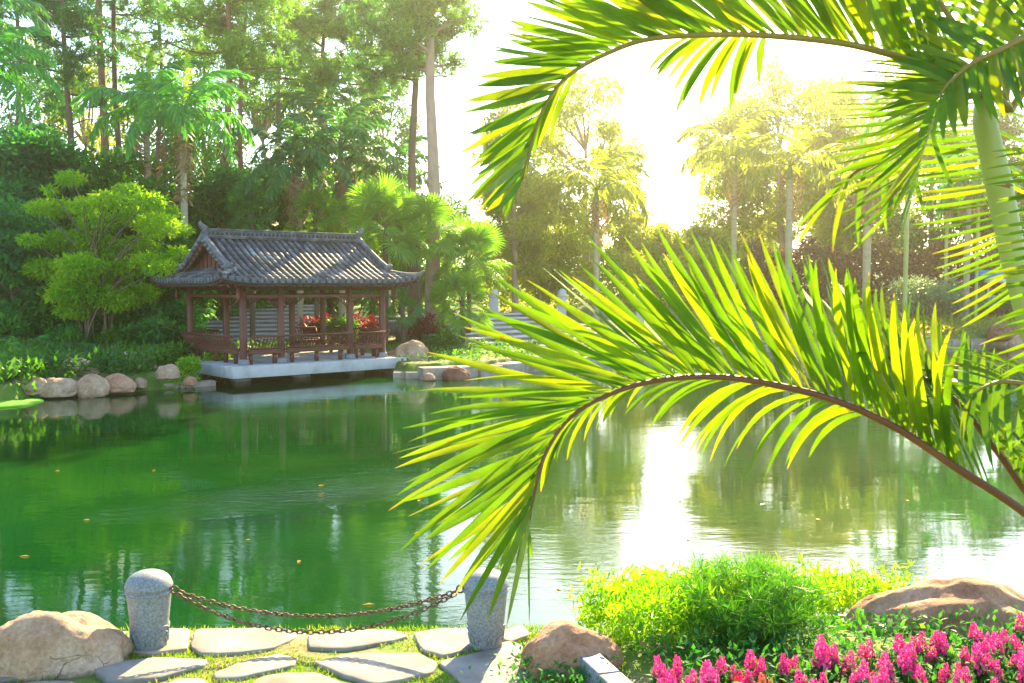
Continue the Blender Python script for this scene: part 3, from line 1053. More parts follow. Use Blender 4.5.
for pts, m, lab in SLABS:
    P = [on(x, y, .625) for x, y in pts]
    P = np.array([(p.x, p.y) for p in P])
    P = P.mean(0) + (P - P.mean(0)) * 1.07
    for k_ in (.09, .2):       # round the corners
        Q = np.roll(P, -1, 0)
        P = np.stack([P * (1 - k_) + Q * k_, P * k_ + Q * (1 - k_)], 1).reshape(-1, 2)
    out = []
    for i in range(len(P)):     # chipped edge
        a, c = P[i], P[(i + 1) % len(P)]
        k = max(1, int(np.linalg.norm(c - a) / .03))
        for j in range(k):
            q = a + (c - a) * j / k
            nv = noise.noise((q[0] * 6, q[1] * 6, 3)) * .012 + noise.noise((q[0] * 22, q[1] * 22, 3)) * .006
            cc = P.mean(0)
            out.append(q + nrm(q - cc) * nv)
    P = np.array(out)
    c = P.mean(0)
    area = np.sum(P[:, 0] * np.roll(P[:, 1], -1) - P[:, 1] * np.roll(P[:, 0], -1))
    if area < 0: P = P[::-1]
    slab_polys.append(P)
    b = MB()
    n = len(P)
    tilt = (random.uniform(-.006, .006), random.uniform(-.006, .006))
    rings = []
    for sc, z in ((1.0, .53), (1.0, .612), (.99, .622), (.965, .626), (.7, .627), (.35, .626)):
        q = c + (P - c) * sc
        rings.append(np.concatenate([q, (z + (q - c) @ np.array(tilt) + (np.array([noise.noise((a * 3, d * 3, 1)) for a, d in q]) * .006 if sc < 1 else 0))[:, None]], 1))
    V = np.concatenate(rings + [np.array([[c[0], c[1], .626]])])
    i = np.arange(len(rings) - 1)[:, None] * n
    j = np.arange(n)[None]
    q4 = np.stack([i + j, i + (j + 1) % n, i + n + (j + 1) % n, i + n + j], -1).reshape(-1, 4)
    k = (len(rings) - 1) * n
    tri = np.array([(k + a, k + (a + 1) % n, len(V) - 1) for a in range(n)])
    b.raw(V, (q4, tri))
    tag(b.build('paving_slab', M[m], None, smooth=True), lab, 'paving slab', 'irregular slabs set in the grass')
# stones facing the drop to the water
b = MB()
rr = random.Random(4)
x = -4.4
while x < .3:
    l_ = rr.uniform(.5, .9)
    b.box((x + l_ / 2, 7.2 + (0 if x > -3.3 else -.15), .2), (l_ - .02, .22, .66 + rr.uniform(-.03, .0)))
    x += l_
tag(b.build('retaining_wall', M['slab_tan'], None, bevel=.03), 'low stone facing holding the near bank above the water', 'retaining wall')

# kerb beside the flowers
ka, kb = on(574, 640, .76), on(634, 695, .76)
for i, (t0, t1) in enumerate(((0, .62), (.63, 1.25), (1.26, 2.2))):
    p, q = ka.lerp(kb, t0), ka.lerp(kb, t1)
    b = MB()
    b.bar((p.x, p.y, .66), (q.x, q.y, .66), .15, .2)
    tag(b.build('kerb_stone', M['granite_dark'], None, bevel=.012), ('dark granite kerb stone nearest the pinkish boulder', 'dark granite kerb stone at the lower picture edge beside the flowers', 'dark granite kerb stone below the picture edge')[i], 'kerb stone', 'kerb stones beside the flower bed')

# ------------------------------------------------------------------ bollards and chain
def bollard(px, py, label):
    p = on(px, py, .64)
    root = tag(empty('bollard', (p.x, p.y, .62)), label, 'bollard', 'granite bollards at the bank')
    prof = [(.112, -.02), (.114, .04), (.122, .12), (.137, .27), (.146, .36), (.147, .366), (.147, .372), (.155, .377), (.156, .389), (.141, .394), (.141, .403), (.157, .411), (.159, .422),
            (.153, .44), (.143, .463), (.126, .485), (.103, .502), (.075, .515), (.04, .523), (.0, .525)]
    o = MB().lathe(prof, n=40).build('bollard_body', M['granite'], root, smooth=True)
    # raised wave arcs around the foot
    b = MB()
    for k in range(5):
        a0 = k * 2 * math.pi / 5 - 1.75
        for r_ in (.05, .085, .12):
            pts = []
            for t in np.linspace(0, math.pi, 11):
                a = a0 + r_ * math.cos(t) / .125
                z = .035 + r_ * math.sin(t)
                rad = .113 + .087 * z + .001
                pts.append((rad * math.cos(a), rad * math.sin(a), z))
            b.tube(pts, .007, 6)
    b.build('carved_arcs', M['granite'], root, smooth=True)
    return root, p


bl, pl = bollard(150, 643, 'granite bollard standing next to the pale sandstone boulder')
br, pr_ = bollard(486, 642, 'granite bollard under the tip of the drooping palm frond')
RZ = .62 + .39
for r0, p, s in ((bl, pl, 1), (br, pr_, -1)):
    b = MB()
    th = np.linspace(0, 2 * math.pi, 17)
    b.tube([(s * (.175 + .025 * math.cos(t)), .0, .39 + .025 * math.sin(t)) for t in th], .007, 7, cap=False)
    b.tube([(s * .12, 0, .39), (s * .162, 0, .39)], .01, 8)
    b.build('chain_ring', M['rust'], r0, smooth=True)


def chain(a, c, sag, yoff, label):
    a, c = Vector(a), Vector(c)
    pts = []
    N = 400
    for i in range(N + 1):
        t = i / N
        p = a.lerp(c, t)
        p.z -= sag * 4 * t * (1 - t)
        p.y += yoff * 4 * t * (1 - t)
        pts.append(p)
    # walk along and set links
    b = MB()
    pitch, hl, hw, wr = .036, .0235, .0125, .0048
    acc, k = 0.0, 0
    pos = [pts[0]]
    for p, q in zip(pts[:-1], pts[1:]):
        acc += (q - p).length
        if acc >= pitch:
            acc -= pitch
            pos.append(q)
    for i in range(len(pos) - 1):
        m_ = (pos[i] + pos[i + 1]) / 2
        T = (pos[i + 1] - pos[i]).normalized()
        side = T.cross(Vector((0, 0, 1))).normalized()
        up = side.cross(T)
        ang = (.6 if i % 2 else .6 + math.pi / 2) + random.uniform(-.25, .25)
        D_ = side * math.cos(ang) + up * math.sin(ang)
        ring = []
        for t in np.linspace(0, 2 * math.pi, 15)[:-1]:
            x_, y_ = math.cos(t), math.sin(t)
            ring.append(m_ + T * (x_ * hw + (hl - hw) * (1 if x_ > 0 else -1)) + D_ * y_ * hw)
        P = np.array(ring)
        n = len(P)
        nb = np.array(T.cross(D_))
        Tn = nrm(np.roll(P, -1, 0) - np.roll(P, 1, 0))
        A = np.cross(Tn, nb)
        q = 6
        tt = np.arange(q) * 2 * math.pi / q
        V = P[:, None] + wr * (np.cos(tt)[None, :, None] * A[:, None] + np.sin(tt)[None, :, None] * nb[None, None])
        I = np.arange(n)[:, None] * q
        J = np.arange(q)[None]
        I2 = ((np.arange(n) + 1) % n)[:, None] * q
        b.raw(V.reshape(-1, 3), np.stack([I + J, I + (J + 1) % q, I2 + (J + 1) % q, I2 + J], -1).reshape(-1, 4))
    return tag(b.build('chain', M['rust'], None, smooth=True), label, 'chain', 'rusty chains between the bollards')


a = Vector((pl.x + .2, pl.y, RZ - .012))
c = Vector((pr_.x - .2, pr_.y, RZ - .012))
chain(a, c, .185, .03, 'upper rusty iron chain hung between the two bollards')
chain(a - Vector((0, .02, .012)), c - Vector((0, .02, .012)), .25, -.05, 'lower rusty iron chain sagging closer to the slabs')
# ------------------------------------------------------------------ trees
def dirs(n, up=0.0, r=rng):
    v = r.normal(size=(n, 3))
    v[:, 2] += up
    return nrm(v)


def crown_mesh(name, clumps, n_leaf, ln, wd, m, seed, droop=.25, flat=.6):
    """clumps: (x,y,z,r). leaves fill each clump, denser to its outside, pointing outward and a little down"""
    r = np.random.default_rng(seed)
    C, D, N = [], [], []
    tot = sum(c[3] ** 2 for c in clumps)
    for x, y, z, rad in clumps:
        n = max(6, int(n_leaf * rad ** 2 / tot))
        u = dirs(n, 0, r)
        rr = rad * r.uniform(.15, 1, n) ** .55 * r.uniform(.75, 1.2, n)
        p = u * rr[:, None] * np.array((1, 1, flat)) + np.array((x, y, z))
        C.append(p)
        d_ = u * .8 + r.normal(size=(n, 3)) * .55 + np.array((0, 0, -droop))
        D.append(d_)
        N.append(r.normal(size=(n, 3)) * .45 + np.array((0, 0, 1)) + u * .3)
    C, D, N = np.concatenate(C), np.concatenate(D), np.concatenate(N)
    k = len(C)
    return MB().leaves(C, D, N, ln * r.uniform(.65, 1.3, k), wd * r.uniform(.7, 1.2, k)).mesh(name, m)


def limbs(mb, base, tops, r0, r1, seed, bend=.25):
    rr = random.Random(seed)
    for t in tops:
        a, c = np.array(base(t), float), np.array(t[:3], float)
        ln = np.linalg.norm(c - a)
        off = np.array([rr.uniform(-1, 1), rr.uniform(-1, 1), rr.uniform(-.2, 1)]) * bend * ln * .5
        s = np.linspace(0, 1, 6)[:, None]
        p = a * (1 - s) ** 2 + 2 * s * (1 - s) * ((a + c) / 2 + off) + c * s ** 2
        mb.tube(p, np.linspace(r0, r1, 6), 5, cap=False)


def broadleaf(label, X, Yd, Ht, lo, rad, lm, n_leaf, seed, ln=.22, wd=.12, bark='dark_bark', n_clump=26, flat=.62, name='broadleaf_tree', group=None, clump_r=.34, lean=0, depth=1.0):
    """trunk with limbs, crown of uneven clumps inside an egg-shaped volume"""
    r = np.random.default_rng(seed)
    z0 = gz(X, Yd)
    cl = []
    hz = (Ht - lo) / 2
    for i in range(n_clump):
        u = dirs(1, .15, r)[0]
        k = r.uniform(.35, 1) ** .5
        s = rad * clump_r * r.uniform(.6, 1.35)
        x, y, z = u[0] * (rad - s * .6) * k, u[1] * (rad - s * .6) * k * depth, (lo + hz) + u[2] * (hz - s * .4) * k
        cl.append((x + lean * (z / Ht), y, z, s))
    root = tag(empty(name, (X, Yd, z0 - .1), r.uniform(0, 6) if not lean else 0), label, 'tree', group)
    b = MB()
    h = np.linspace(0, 1, 7)
    top = lo + hz * 1.1
    wob = np.array([[noise.noise((seed, t * 2, 0)) * .35 * Ht * .1, noise.noise((seed, t * 2, 9)) * .35 * Ht * .1, t * top] for t in h])
    wob[:, 0] += lean * (wob[:, 2] / Ht)
    tr = max(.06, Ht * .017)
    b.tube(wob, np.linspace(tr, tr * .4, 7), 9)
    limbs(b, lambda t: wob[min(6, max(2, int(t[2] / top * 5.2)))], cl[::2], tr * .35, .015, seed)
    b.build('trunk', M[bark], root, smooth=True)
    link('crown', crown_mesh('crown', cl, n_leaf, ln, wd, M[lm], seed, flat=flat), root)
    return root


def pine(label, X, Yd, Ht, lo, rad, m, seed, bark='pine_bark', tr=.26, n_limb=22, tufts=60, lean=0.0, dead=True, zc=.35, group=None, nl=.34):
    """tall bare trunk, level limbs, open needle tufts"""
    r = np.random.default_rng(seed)
    z0 = gz(X, Yd)
    root = tag(empty('pine_tree', (X, Yd, z0 - .1)), label, 'tree', group)
    b = MB()
    h = np.linspace(0, 1, 9)
    w_ = np.array([[noise.noise((seed * 3.3, t * 2.2, 0)) * .5 + lean * t, noise.noise((seed * 3.3, t * 2.2, 7)) * .5, t * Ht] for t in h])
    w_[:, :2] -= w_[0, :2]
    b.tube(w_, np.linspace(tr, tr * .3, 9), 10)
    P0 = lambda z: np.array([np.interp(z, w_[:, 2], w_[:, 0]), np.interp(z, w_[:, 2], w_[:, 1]), z])
    C, D = [], []
    for i in range(n_limb):
        z = lo + (Ht - lo) * ((i + .5) / n_limb) ** .9
        a = r.uniform(0, 2 * math.pi)
        l_ = rad * r.uniform(.55, 1.1) * (1 - .55 * ((z - lo) / (Ht - lo)) ** 2)
        p0 = P0(z)
        tip = p0 + np.array((math.cos(a) * l_, math.sin(a) * l_, l_ * r.uniform(-.05, .4)))
        s = np.linspace(0, 1, 7)[:, None]
        mid = (p0 + tip) / 2 + np.array((0, 0, -l_ * .1)) + r.normal(size=3) * .12 * l_
        q = p0 * (1 - s) ** 2 + 2 * s * (1 - s) * mid + tip * s ** 2
        b.tube(q, np.linspace(tr * .28, .02, 7), 5, cap=False)
        for k in range(tufts // 3):
            t = r.uniform(.4, 1.05)
            base = p0 * (1 - t) ** 2 + 2 * t * (1 - t) * mid + tip * t ** 2
            off = r.normal(size=3) * np.array((.55, .55, .32)) * (l_ * .3)
            c_ = base + off
            if k % 3 == 0: b.tube([base, (base + c_) / 2 + (0, 0, .03), c_], [.02, .014, .008], 3, cap=False)
            n = 13
            for _ in range(3):
                cc = c_ + r.normal(size=3) * .16
                dd = dirs(n, .5, r)
                C.append(np.repeat(cc[None], n, 0))
                D.append(dd)
    if dead:
        for i in range(5):
            z = lo * r.uniform(.55, 1)
            a = r.uniform(0, 6.28)
            p0 = P0(z)
            e = p0 + np.array((math.cos(a), math.sin(a), .15)) * r.uniform(.8, 1.8)
            b.tube([p0, (p0 + e) / 2 + (0, 0, .12), e], [.045, .03, .012], 5, cap=False)
    b.build('trunk', M[bark], root, smooth=True)
    C, D = np.concatenate(C), np.concatenate(D)
    k = len(C)
    MB().leaves(C, D, r.normal(size=(k, 3)), nl * r.uniform(.6, 1.2, k), .05).build('crown', M[m], root)
    return root


# --- feather palms: shared frond meshes, hung round the top of the trunk as parts
def frond_mesh(name, Ln, lw, droop, m, seed, pairs=46, lift=.5, ruff=.25):
    r = np.random.default_rng(seed)
    s = np.linspace(0, 1, 14)
    rx = Ln * (np.sin(s * 1.35) / np.sin(1.35))
    rz = Ln * (lift * s - droop * s ** 2.3)
    P = np.stack([rx, np.zeros_like(s), rz], 1)
    b = MB()
    b.tube(P, np.linspace(.03, .006, 14), 5, cap=False)
    c, d_, n_, l_ = [], [], [], []
    for i in range(pairs):
        t = .14 + .86 * (i + .5) / pairs
        p = np.array([np.interp(t, s, P[:, k]) for k in range(3)])
        p2 = np.array([np.interp(min(1, t + .03), s, P[:, k]) for k in range(3)])
        T = nrm(p2 - p + 1e-6)
        ll = lw * (math.sin(math.pi * min(1, .12 + t * .86)) ** .6 + .12)
        for sg in (-1, 1):
            c.append(p)
            d_.append(T * .55 + np.array((0, sg, 0)) * .85 + np.array((0, 0, -.42)) + r.normal(size=3) * ruff)
            n_.append((0, r.normal() * .3, 1))
            l_.append(ll * r.uniform(.85, 1.1))
    c, d_, n_, l_ = np.array(c), nrm(np.array(d_)), np.array(n_, float), np.array(l_)
    # each leaflet: two kites end to end, the outer one hanging
    e = c + d_ * l_[:, None] * .5
    d2 = nrm(d_ + np.array((0, 0, -.75)))
    sd = nrm(np.cross(d_, n_)) * .045
    f_ = e + d2 * l_[:, None] * .55
    V = np.stack([c - sd * .5, c + sd * .5, e + sd, e - sd, f_], 1)
    N = len(c)
    o = np.arange(N)[:, None] * 5
    b.raw(V.reshape(-1, 3), (o + np.array([[0, 1, 2, 3]]), o + np.array([[3, 2, 4]])))
    return b.mesh(name, m)


def fan_mesh(name, Rr, pet, m, seed, seg=34, spread=4.6, dr=.35):
    r = np.random.default_rng(seed)
    b = MB()
    b.tube([(0, 0, 0), (pet * .5, 0, pet * .2), (pet, 0, pet * .22)], [.022, .016, .012], 5, cap=False)
    h = np.array((pet, 0, pet * .22))
    V, f3, f4 = [], [], []
    for i in range(seg):
        a = (i / (seg - 1) - .5) * spread
        l_ = Rr * (1 - .25 * (abs(a) / 2.3) ** 2) * r.uniform(.9, 1.05)
        d0 = np.array((math.cos(a), math.sin(a), .12 + r.normal() * .03))
        sd = np.array((-math.sin(a), math.cos(a), 0)) * (spread / seg * .5 * l_ * .55)
        p1 = h + d0 * l_ * .58
        p2 = h + d0 * l_ * .85 + np.array((0, 0, -dr * l_ * .18))
        p3 = h + d0 * l_ * 1.0 + np.array((0, 0, -dr * l_ * .55))
        k = len(V)
        V += [h, p1 - sd + (0, 0, .02 * l_), p1, p1 + sd + (0, 0, .02 * l_), p2 - sd * .6, p2 + sd * .6, p3]
        f3 += [(k, k + 1, k + 2), (k, k + 2, k + 3), (k + 4, k + 6, k + 5)]
        f4 += [(k + 1, k + 4, k + 5, k + 2), (k + 2, k + 5, k + 3, k + 2)][:1]
        f3 += [(k + 2, k + 5, k + 3)]
    b.raw(V, (f4, f3))
    return b.mesh(name, m)


FR = {k: [frond_mesh('frond', L_, lw, dr, M[m], 5 + i, pairs, lf, rf) for i in range(2)]
      for k, (L_, lw, dr, m, pairs, lf, rf) in {
          'royal': (2.5, .62, .95, 'frond_far', 44, .55, .28), 'dark': (2.6, .6, .8, 'frond_dark', 44, .5, .3), 'hazy': (2.8, .7, .9, 'frond_hazy', 34, .55, .25),
          'dry': (2.2, .5, 1.4, 'frond_dry', 30, .3, .4)}.items()}
FN = {k: [fan_mesh('fan_leaf', .8, .9, M[m], 3 + i) for i in range(2)] for k, m in (('fan', 'fan'), ('fan_dark', 'fan_dark'))}


def palm(label, X, Yd, Ht, kind='royal', n=13, tr=.15, seed=1, shaft=1.1, spear=False, scale=1.0, dry=2, lean=0.0, group=None, bark='palm_bark', name='palm_tree', low=-.15):
    r = np.random.default_rng(seed)
    z0 = gz(X, Yd)
    root = tag(empty(name, (X, Yd, z0 - .1)), label, 'palm tree', group)
    b = MB()
    h = np.linspace(0, 1, 9)
    pts = np.array([(lean * t ** 1.6, 0, t * Ht) for t in h])
    b.tube(pts, tr * np.array([1.25, 1.02, .95, .95, 1, 1, .96, .9, .84]), 12)
    for k in range(int(Ht / .28)):      # leaf scars
        z = .3 + k * .28
        if z < Ht - .1:
            x = lean * (z / Ht) ** 1.6
            rr_ = tr * np.interp(z / Ht, h, [1.25, 1.02, .95, .95, 1, 1, .96, .9, .84]) + .006
            b.tube([(x, 0, z - .015), (x, 0, z + .015)], rr_, 12, cap=False)
    b.build('trunk', M[bark], root, smooth=True)
    top = np.array((lean, 0, Ht))
    if shaft:
        MB().tube([top, top + (0, 0, shaft * .3), top + (0, 0, shaft)], [tr * .9, tr * 1.0, tr * .4], 10).build('crownshaft', M['crownshaft'], root, smooth=True)
    ct = top + (0, 0, shaft)
    for i in range(n):
        a = i * 2.399 + r.uniform(-.2, .2)
        el = np.interp(i / n, [0, .4, 1], [1.0, .35, low - .3]) + r.uniform(-.12, .12)
        link('frond', FR[kind][i % 2], root, ct, (r.uniform(-.3, .3), -el, a), scale * r.uniform(.88, 1.1))
    if spear:
        link('spear_leaf', FRS, root, ct, (0, -1.42, .5), scale * .95)
    for i in range(dry):
        link('dry_frond', FR['dry'][i % 2], root, ct - np.array((0, 0, .2)), (0, .9 + r.uniform(-.2, .2), r.uniform(0, 6)), scale * .9)
    return root


FRS = frond_mesh('spear', 2.3, .4, .05, M['leaf_lime'], 77, 40, .15, .12)


def fan_palm(label, X, Yd, Ht, kind='fan', n=16, seed=1, scale=1.0, tr=.1, group=None):
    r = np.random.default_rng(seed)
    z0 = gz(X, Yd)
    root = tag(empty('fan_palm', (X, Yd, z0 - .1)), label, 'fan palm', group)
    b = MB()
    b.tube([(0, 0, 0), (.05, 0, Ht * .5), (0, 0, Ht)], [tr * 1.2, tr, tr * .95], 9)
    b.build('trunk', M['dark_bark'], root, smooth=True)
    for i in range(n):
        a = i * 2.399 + r.uniform(-.25, .25)
        el = np.interp(i / n, [0, .35, 1], [1.25, .6, -.9]) + r.uniform(-.2, .2)
        link('fan_leaf', FN[kind][i % 2], root, (0, 0, Ht - .35 * i / n), (r.uniform(-1.0, 1.0), -el, a), scale * r.uniform(.8, 1.12))
    return root


def gx(px, Yd): return at(px, 300, Yd).x
def ht(py, Yd, X=0.0): return at(512, py, Yd).z - gz(X, Yd) + .1


# ---- left: lime bamboo-like tree in front of the pavilion's gable
Yb = 34.0
Xb = gx(95, Yb)
zb = gz(Xb, Yb)
root = tag(empty('bamboo_tree', (Xb, Yb, zb - .1)), 'bright lime-green bamboo with layered tufts left of the pavilion', 'bamboo')
tops = []
LY = [(70, 178, 17), (58, 208, 26), (38, 208, 16), (97, 222, 28), (62, 240, 24), (135, 215, 26), (160, 225, 24), (182, 230, 13), (108, 250, 27), (80, 265, 26), (45, 268, 20), (125, 268, 26),
      (150, 262, 24), (92, 292, 26), (60, 295, 20), (115, 300, 24), (140, 293, 22), (165, 270, 18), (75, 310, 20), (178, 252, 14), (128, 190, 14), (108, 200, 20), (85, 205, 20), (150, 200, 16), (168, 212, 15), (50, 190, 10), (140, 245, 24), (88, 238, 26), (30, 240, 14), (110, 280, 26), (72, 285, 22)]
rb = np.random.default_rng(4)
cl = []
for px, py, s in LY:
    Yq = Yb + rb.uniform(-1.3, 1.3)
    p = at(px, py, Yq)
    cl.append((p.x - Xb, p.y - Yb, p.z - zb + .1, s * Yb / 1000 * rb.uniform(.7, 1.05)))
b = MB()
for k in range(9):
    bx, by = rb.uniform(-.5, .5), rb.uniform(-.5, .5)
    t = cl[(k * 3) % len(cl)]
    s = np.linspace(0, 1, 8)[:, None]
    a, m_, e = np.array((bx, by, 0)), np.array((bx * 1.5 + t[0] * .15, by, t[2] * .7)), np.array(t[:3])
    b.tube(a * (1 - s) ** 2 + 2 * s * (1 - s) * m_ + e * s ** 2, np.linspace(.05, .015, 8), 7)
limbs(b, lambda t: (t[0] * .3, t[1] * .3, t[2] * .75), cl, .03, .01, 5)
b.build('trunk', M['dark_bark'], root, smooth=True)
link('crown', crown_mesh('crown', cl, 26000, .17, .07, M['leaf_lime'], 41, .2, .45), root)

# ---- left: darker trees behind the bamboo
for a in [
    ('dark blue-green tree filling the left edge below the palm', -5, 40, 112, .6, 3.0, 'leaf_teal', 15000, 51),
    ('dense dark tree behind the bamboo crown, left half', 48, 41, 118, .4, 2.9, 'leaf_teal', 15000, 52),
    ('deep green tree right behind the bamboo top', 110, 42, 138, .5, 2.9, 'leaf_dark', 15000, 53),
    ('fresh green broadleaf tree behind the short palm trunk', 160, 44, 150, .4, 2.6, 'leaf_mid', 12000, 54),
    ('large-leaved dark tree behind the royal palm trunk', 212, 46, 150, .4, 2.6, 'leaf_dark', 12000, 55),
    ('dark bushy tree behind the left end of the pavilion roof', 262, 50, 158, .4, 3.0, 'leaf_dark', 12000, 56),
    ('dark tree under the cluster of feather palms', 330, 52, 160, .4, 3.2, 'leaf_dark', 11000, 57),
    ('olive green tree behind the right end of the pavilion roof', 402, 53, 170, .4, 2.6, 'leaf_mid', 11000, 58),
    ('dark tree under the left edge palm', 15, 36, 190, .2, 2.0, 'leaf_teal', 9000, 59),
    ('dark tree between bamboo and pavilion', 168, 38, 225, .2, 1.7, 'leaf_dark', 9000, 60),
]:
    X_ = gx(a[1], a[2])
    broadleaf(a[0], X_, a[2], ht(a[3], a[2], X_), a[4], a[5], a[6], a[7], a[8], ln=.30, wd=.15, n_clump=42, clump_r=.33)

# ---- pale trees filling the sky between the pine stems
for i, (px, Yd, top, lo, rad, lm) in enumerate([(30, 62, 25, 3.5, 3.6, 'leaf_mid'), (90, 66, 55, 3, 3.4, 'leaf_hazy'), (150, 64, 45, 3.5, 3.6, 'leaf_mid'), (205, 66, 30, 3, 3.6, 'leaf_mid'), (265, 64, 45, 3, 3.8, 'leaf_mid'), (330, 66, 50, 3, 3.6, 'leaf_hazy'), (385, 64, 60, 3, 3.0, 'leaf_mid')]):
    X_ = gx(px, Yd)
    broadleaf(['airy tree behind the pines at the left picture edge', 'airy pale tree behind the slender dark pine', 'airy tree behind the two royal palms', 'airy tree behind the tall red-barked pine', 'airy tree right of the tall red-barked pine', 'airy pale tree behind the feather palm cluster', 'airy tree left of the thick pale pine'][i], X_, Yd, ht(top, Yd, X_), lo, rad, lm, 6500, 261 + i, ln=.34, wd=.15, n_clump=40, clump_r=.28, bark='pale_bark')

# ---- pines
for lab, px, Yd, top, lo, rad, m, seed, bark, tr, nl_, lean in [
    ('slender dark pine with open tufts left of the twin pine trunks', 67, 46, -70, 112, 2.5, 'needle', 61, 'dark_bark', .22, 20, .3),
    ('left of the twin dark pine trunks above the short palm', 108, 50, -150, 45, 3.2, 'needle', 62, 'pine_bark', .27, 16, .3),
    ('right of the twin dark pine trunks, thinner one', 123, 51, -150, 35, 3.0, 'needle', 63, 'dark_bark', .2, 16, -.2),
    ('tall red-barked pine rising behind the royal palm', 226, 46, -90, 75, 3.6, 'needle_lit', 64, 'pine_bark', .25, 26, .1),
    ('leaning red-barked pine crossing behind the tallest one', 236, 48, -60, 60, 3.0, 'needle_lit', 65, 'pine_bark', .17, 18, 1.0),
    ('hazy pine between the feather palms and the big pale trunk', 318, 56, -20, 110, 3.6, 'needle_lit', 66, 'dark_bark', .24, 26, .4),
    ('thick pale pine with bright crown right of the dark topped pine', 434, 42, -60, 75, 2.1, 'needle_lit', 67, 'pale_bark', .36, 20, .1),
    ('dark topped pine with twin dark stems beside the thick pale pine', 414, 44, -40, 85, 2.7, 'needle', 68, 'dark_bark', .26, 22, -.1),
    ('pale distant pine at the top left between the palms', 160, 58, -30, 70, 3.0, 'needle_lit', 69, 'dark_bark', .2, 16, .2),
    ('distant pine filling the sky above the feather palms', 280, 60, -30, 105, 3.8, 'needle_lit', 70, 'dark_bark', .22, 24, .2),
    ('pine with fine twigs at the left top edge', 18, 54, -60, 85, 3.0, 'needle', 71, 'dark_bark', .22, 18, .2),
    ('wispy pine left of the thick pale trunk', 372, 55, -10, 95, 3.2, 'needle_lit', 72, 'pine_bark', .2, 22, .2),
]:
    X_ = gx(px, Yd)
    pine(lab, X_, Yd, ht(top, Yd, X_), ht(lo, Yd, X_), rad, m, seed, bark, tr, nl_, 60, lean)
# ---- feather palms on the left
for lab, px, Yd, cy, kind, n, tr, sh, sp, sc, dry, seed in [
    ('royal palm with upright bright spear leaf above the pavilion gable', 186, 38, 118, 'royal', 14, .13, 1.0, True, 1.08, 3, 81),
    ('shorter royal palm left of the one with the bright spear leaf', 150, 42, 112, 'royal', 14, .15, 1.0, True, 1.08, 3, 82),
    ('dense feather palm leftmost of the cluster above the pavilion', 300, 43, 165, 'dark', 16, .15, .5, False, 1.0, 4, 83),
    ('dense feather palm in the middle of the cluster above the pavilion', 342, 45, 150, 'dark', 18, .15, .5, False, 1.12, 4, 84),
    ('dense feather palm rightmost of the cluster above the pavilion', 388, 46, 178, 'dark', 16, .15, .5, False, 1.0, 3, 85),
    ('feather palm reaching in from the left edge', -12, 35, 72, 'royal', 14, .15, .6, False, 1.0, 3, 86),
    ('higher feather palm cut by the upper left corner', -8, 39, 18, 'dark', 12, .14, .6, False, .9, 1, 87),
    ('feather palm behind the cluster, highest of its crowns', 322, 50, 118, 'dark', 15, .15, .5, False, 1.0, 2, 88),
]:
    X_ = gx(px, Yd)
    palm(lab, X_, Yd, ht(cy, Yd, X_) - sh, kind, n, tr, seed, sh, sp, sc, dry)

# ---- fan palms round the pavilion
for lab, px, Yd, cy, kind, n, sc, seed in [
    ('dark fan palm above the left end of the pavilion ridge', 252, 42, 214, 'fan_dark', 24, .9, 91),
    ('fan palm behind the middle of the pavilion ridge', 316, 43, 218, 'fan', 24, .95, 92),
    ('low fan palm peeping over the pavilion ridge', 348, 44, 226, 'fan', 24, .9, 93),
    ('large yellow-green fan palm at the right end of the ridge', 385, 40, 222, 'fan', 34, 1.15, 94),
    ('tall yellow-green fan palm over the right roof corner', 418, 41, 232, 'fan', 32, 1.1, 95),
    ('pale fan palm right of the pavilion against the sky gap', 468, 42, 262, 'fan', 36, 1.15, 96),
    ('small fan palm with hanging fans behind the right pavilion column', 402, 39, 305, 'fan_dark', 12, .6, 97),
    ('bushy fan palm low beside the pale boulder', 462, 39.5, 300, 'fan', 30, .85, 98),
]:
    X_ = gx(px, Yd)
    fan_palm(lab, X_, Yd, max(.3, ht(cy, Yd, X_)), kind, n, seed, sc)


# ---- shrubs and low plants
def shrub(label, px, Yd, top, rad, lm, n_leaf, seed, ln=.16, wd=.08, name='shrub', cat='shrub', group=None, flat=.75, nc=12):
    X_ = gx(px, Yd)
    z0 = gz(X_, Yd)
    Ht = at(px, top, Yd).z - z0
    r = np.random.default_rng(seed)
    cl = [(x * rad * .75, y * rad * .75, Ht * r.uniform(.3, .8), rad * r.uniform(.35, .55)) for x, y in r.uniform(-1, 1, (nc, 2))]
    root = tag(empty(name, (X_, Yd, z0)), label, cat, group)
    b = MB()
    limbs(b, lambda t: (t[0] * .15, t[1] * .15, -.05), cl, .03, .01, seed)
    b.build('stems', M['dark_bark'], root, smooth=True)
    link('foliage', crown_mesh('foliage', cl, n_leaf, ln, wd, M[lm], seed, .1, flat), root)
    return root


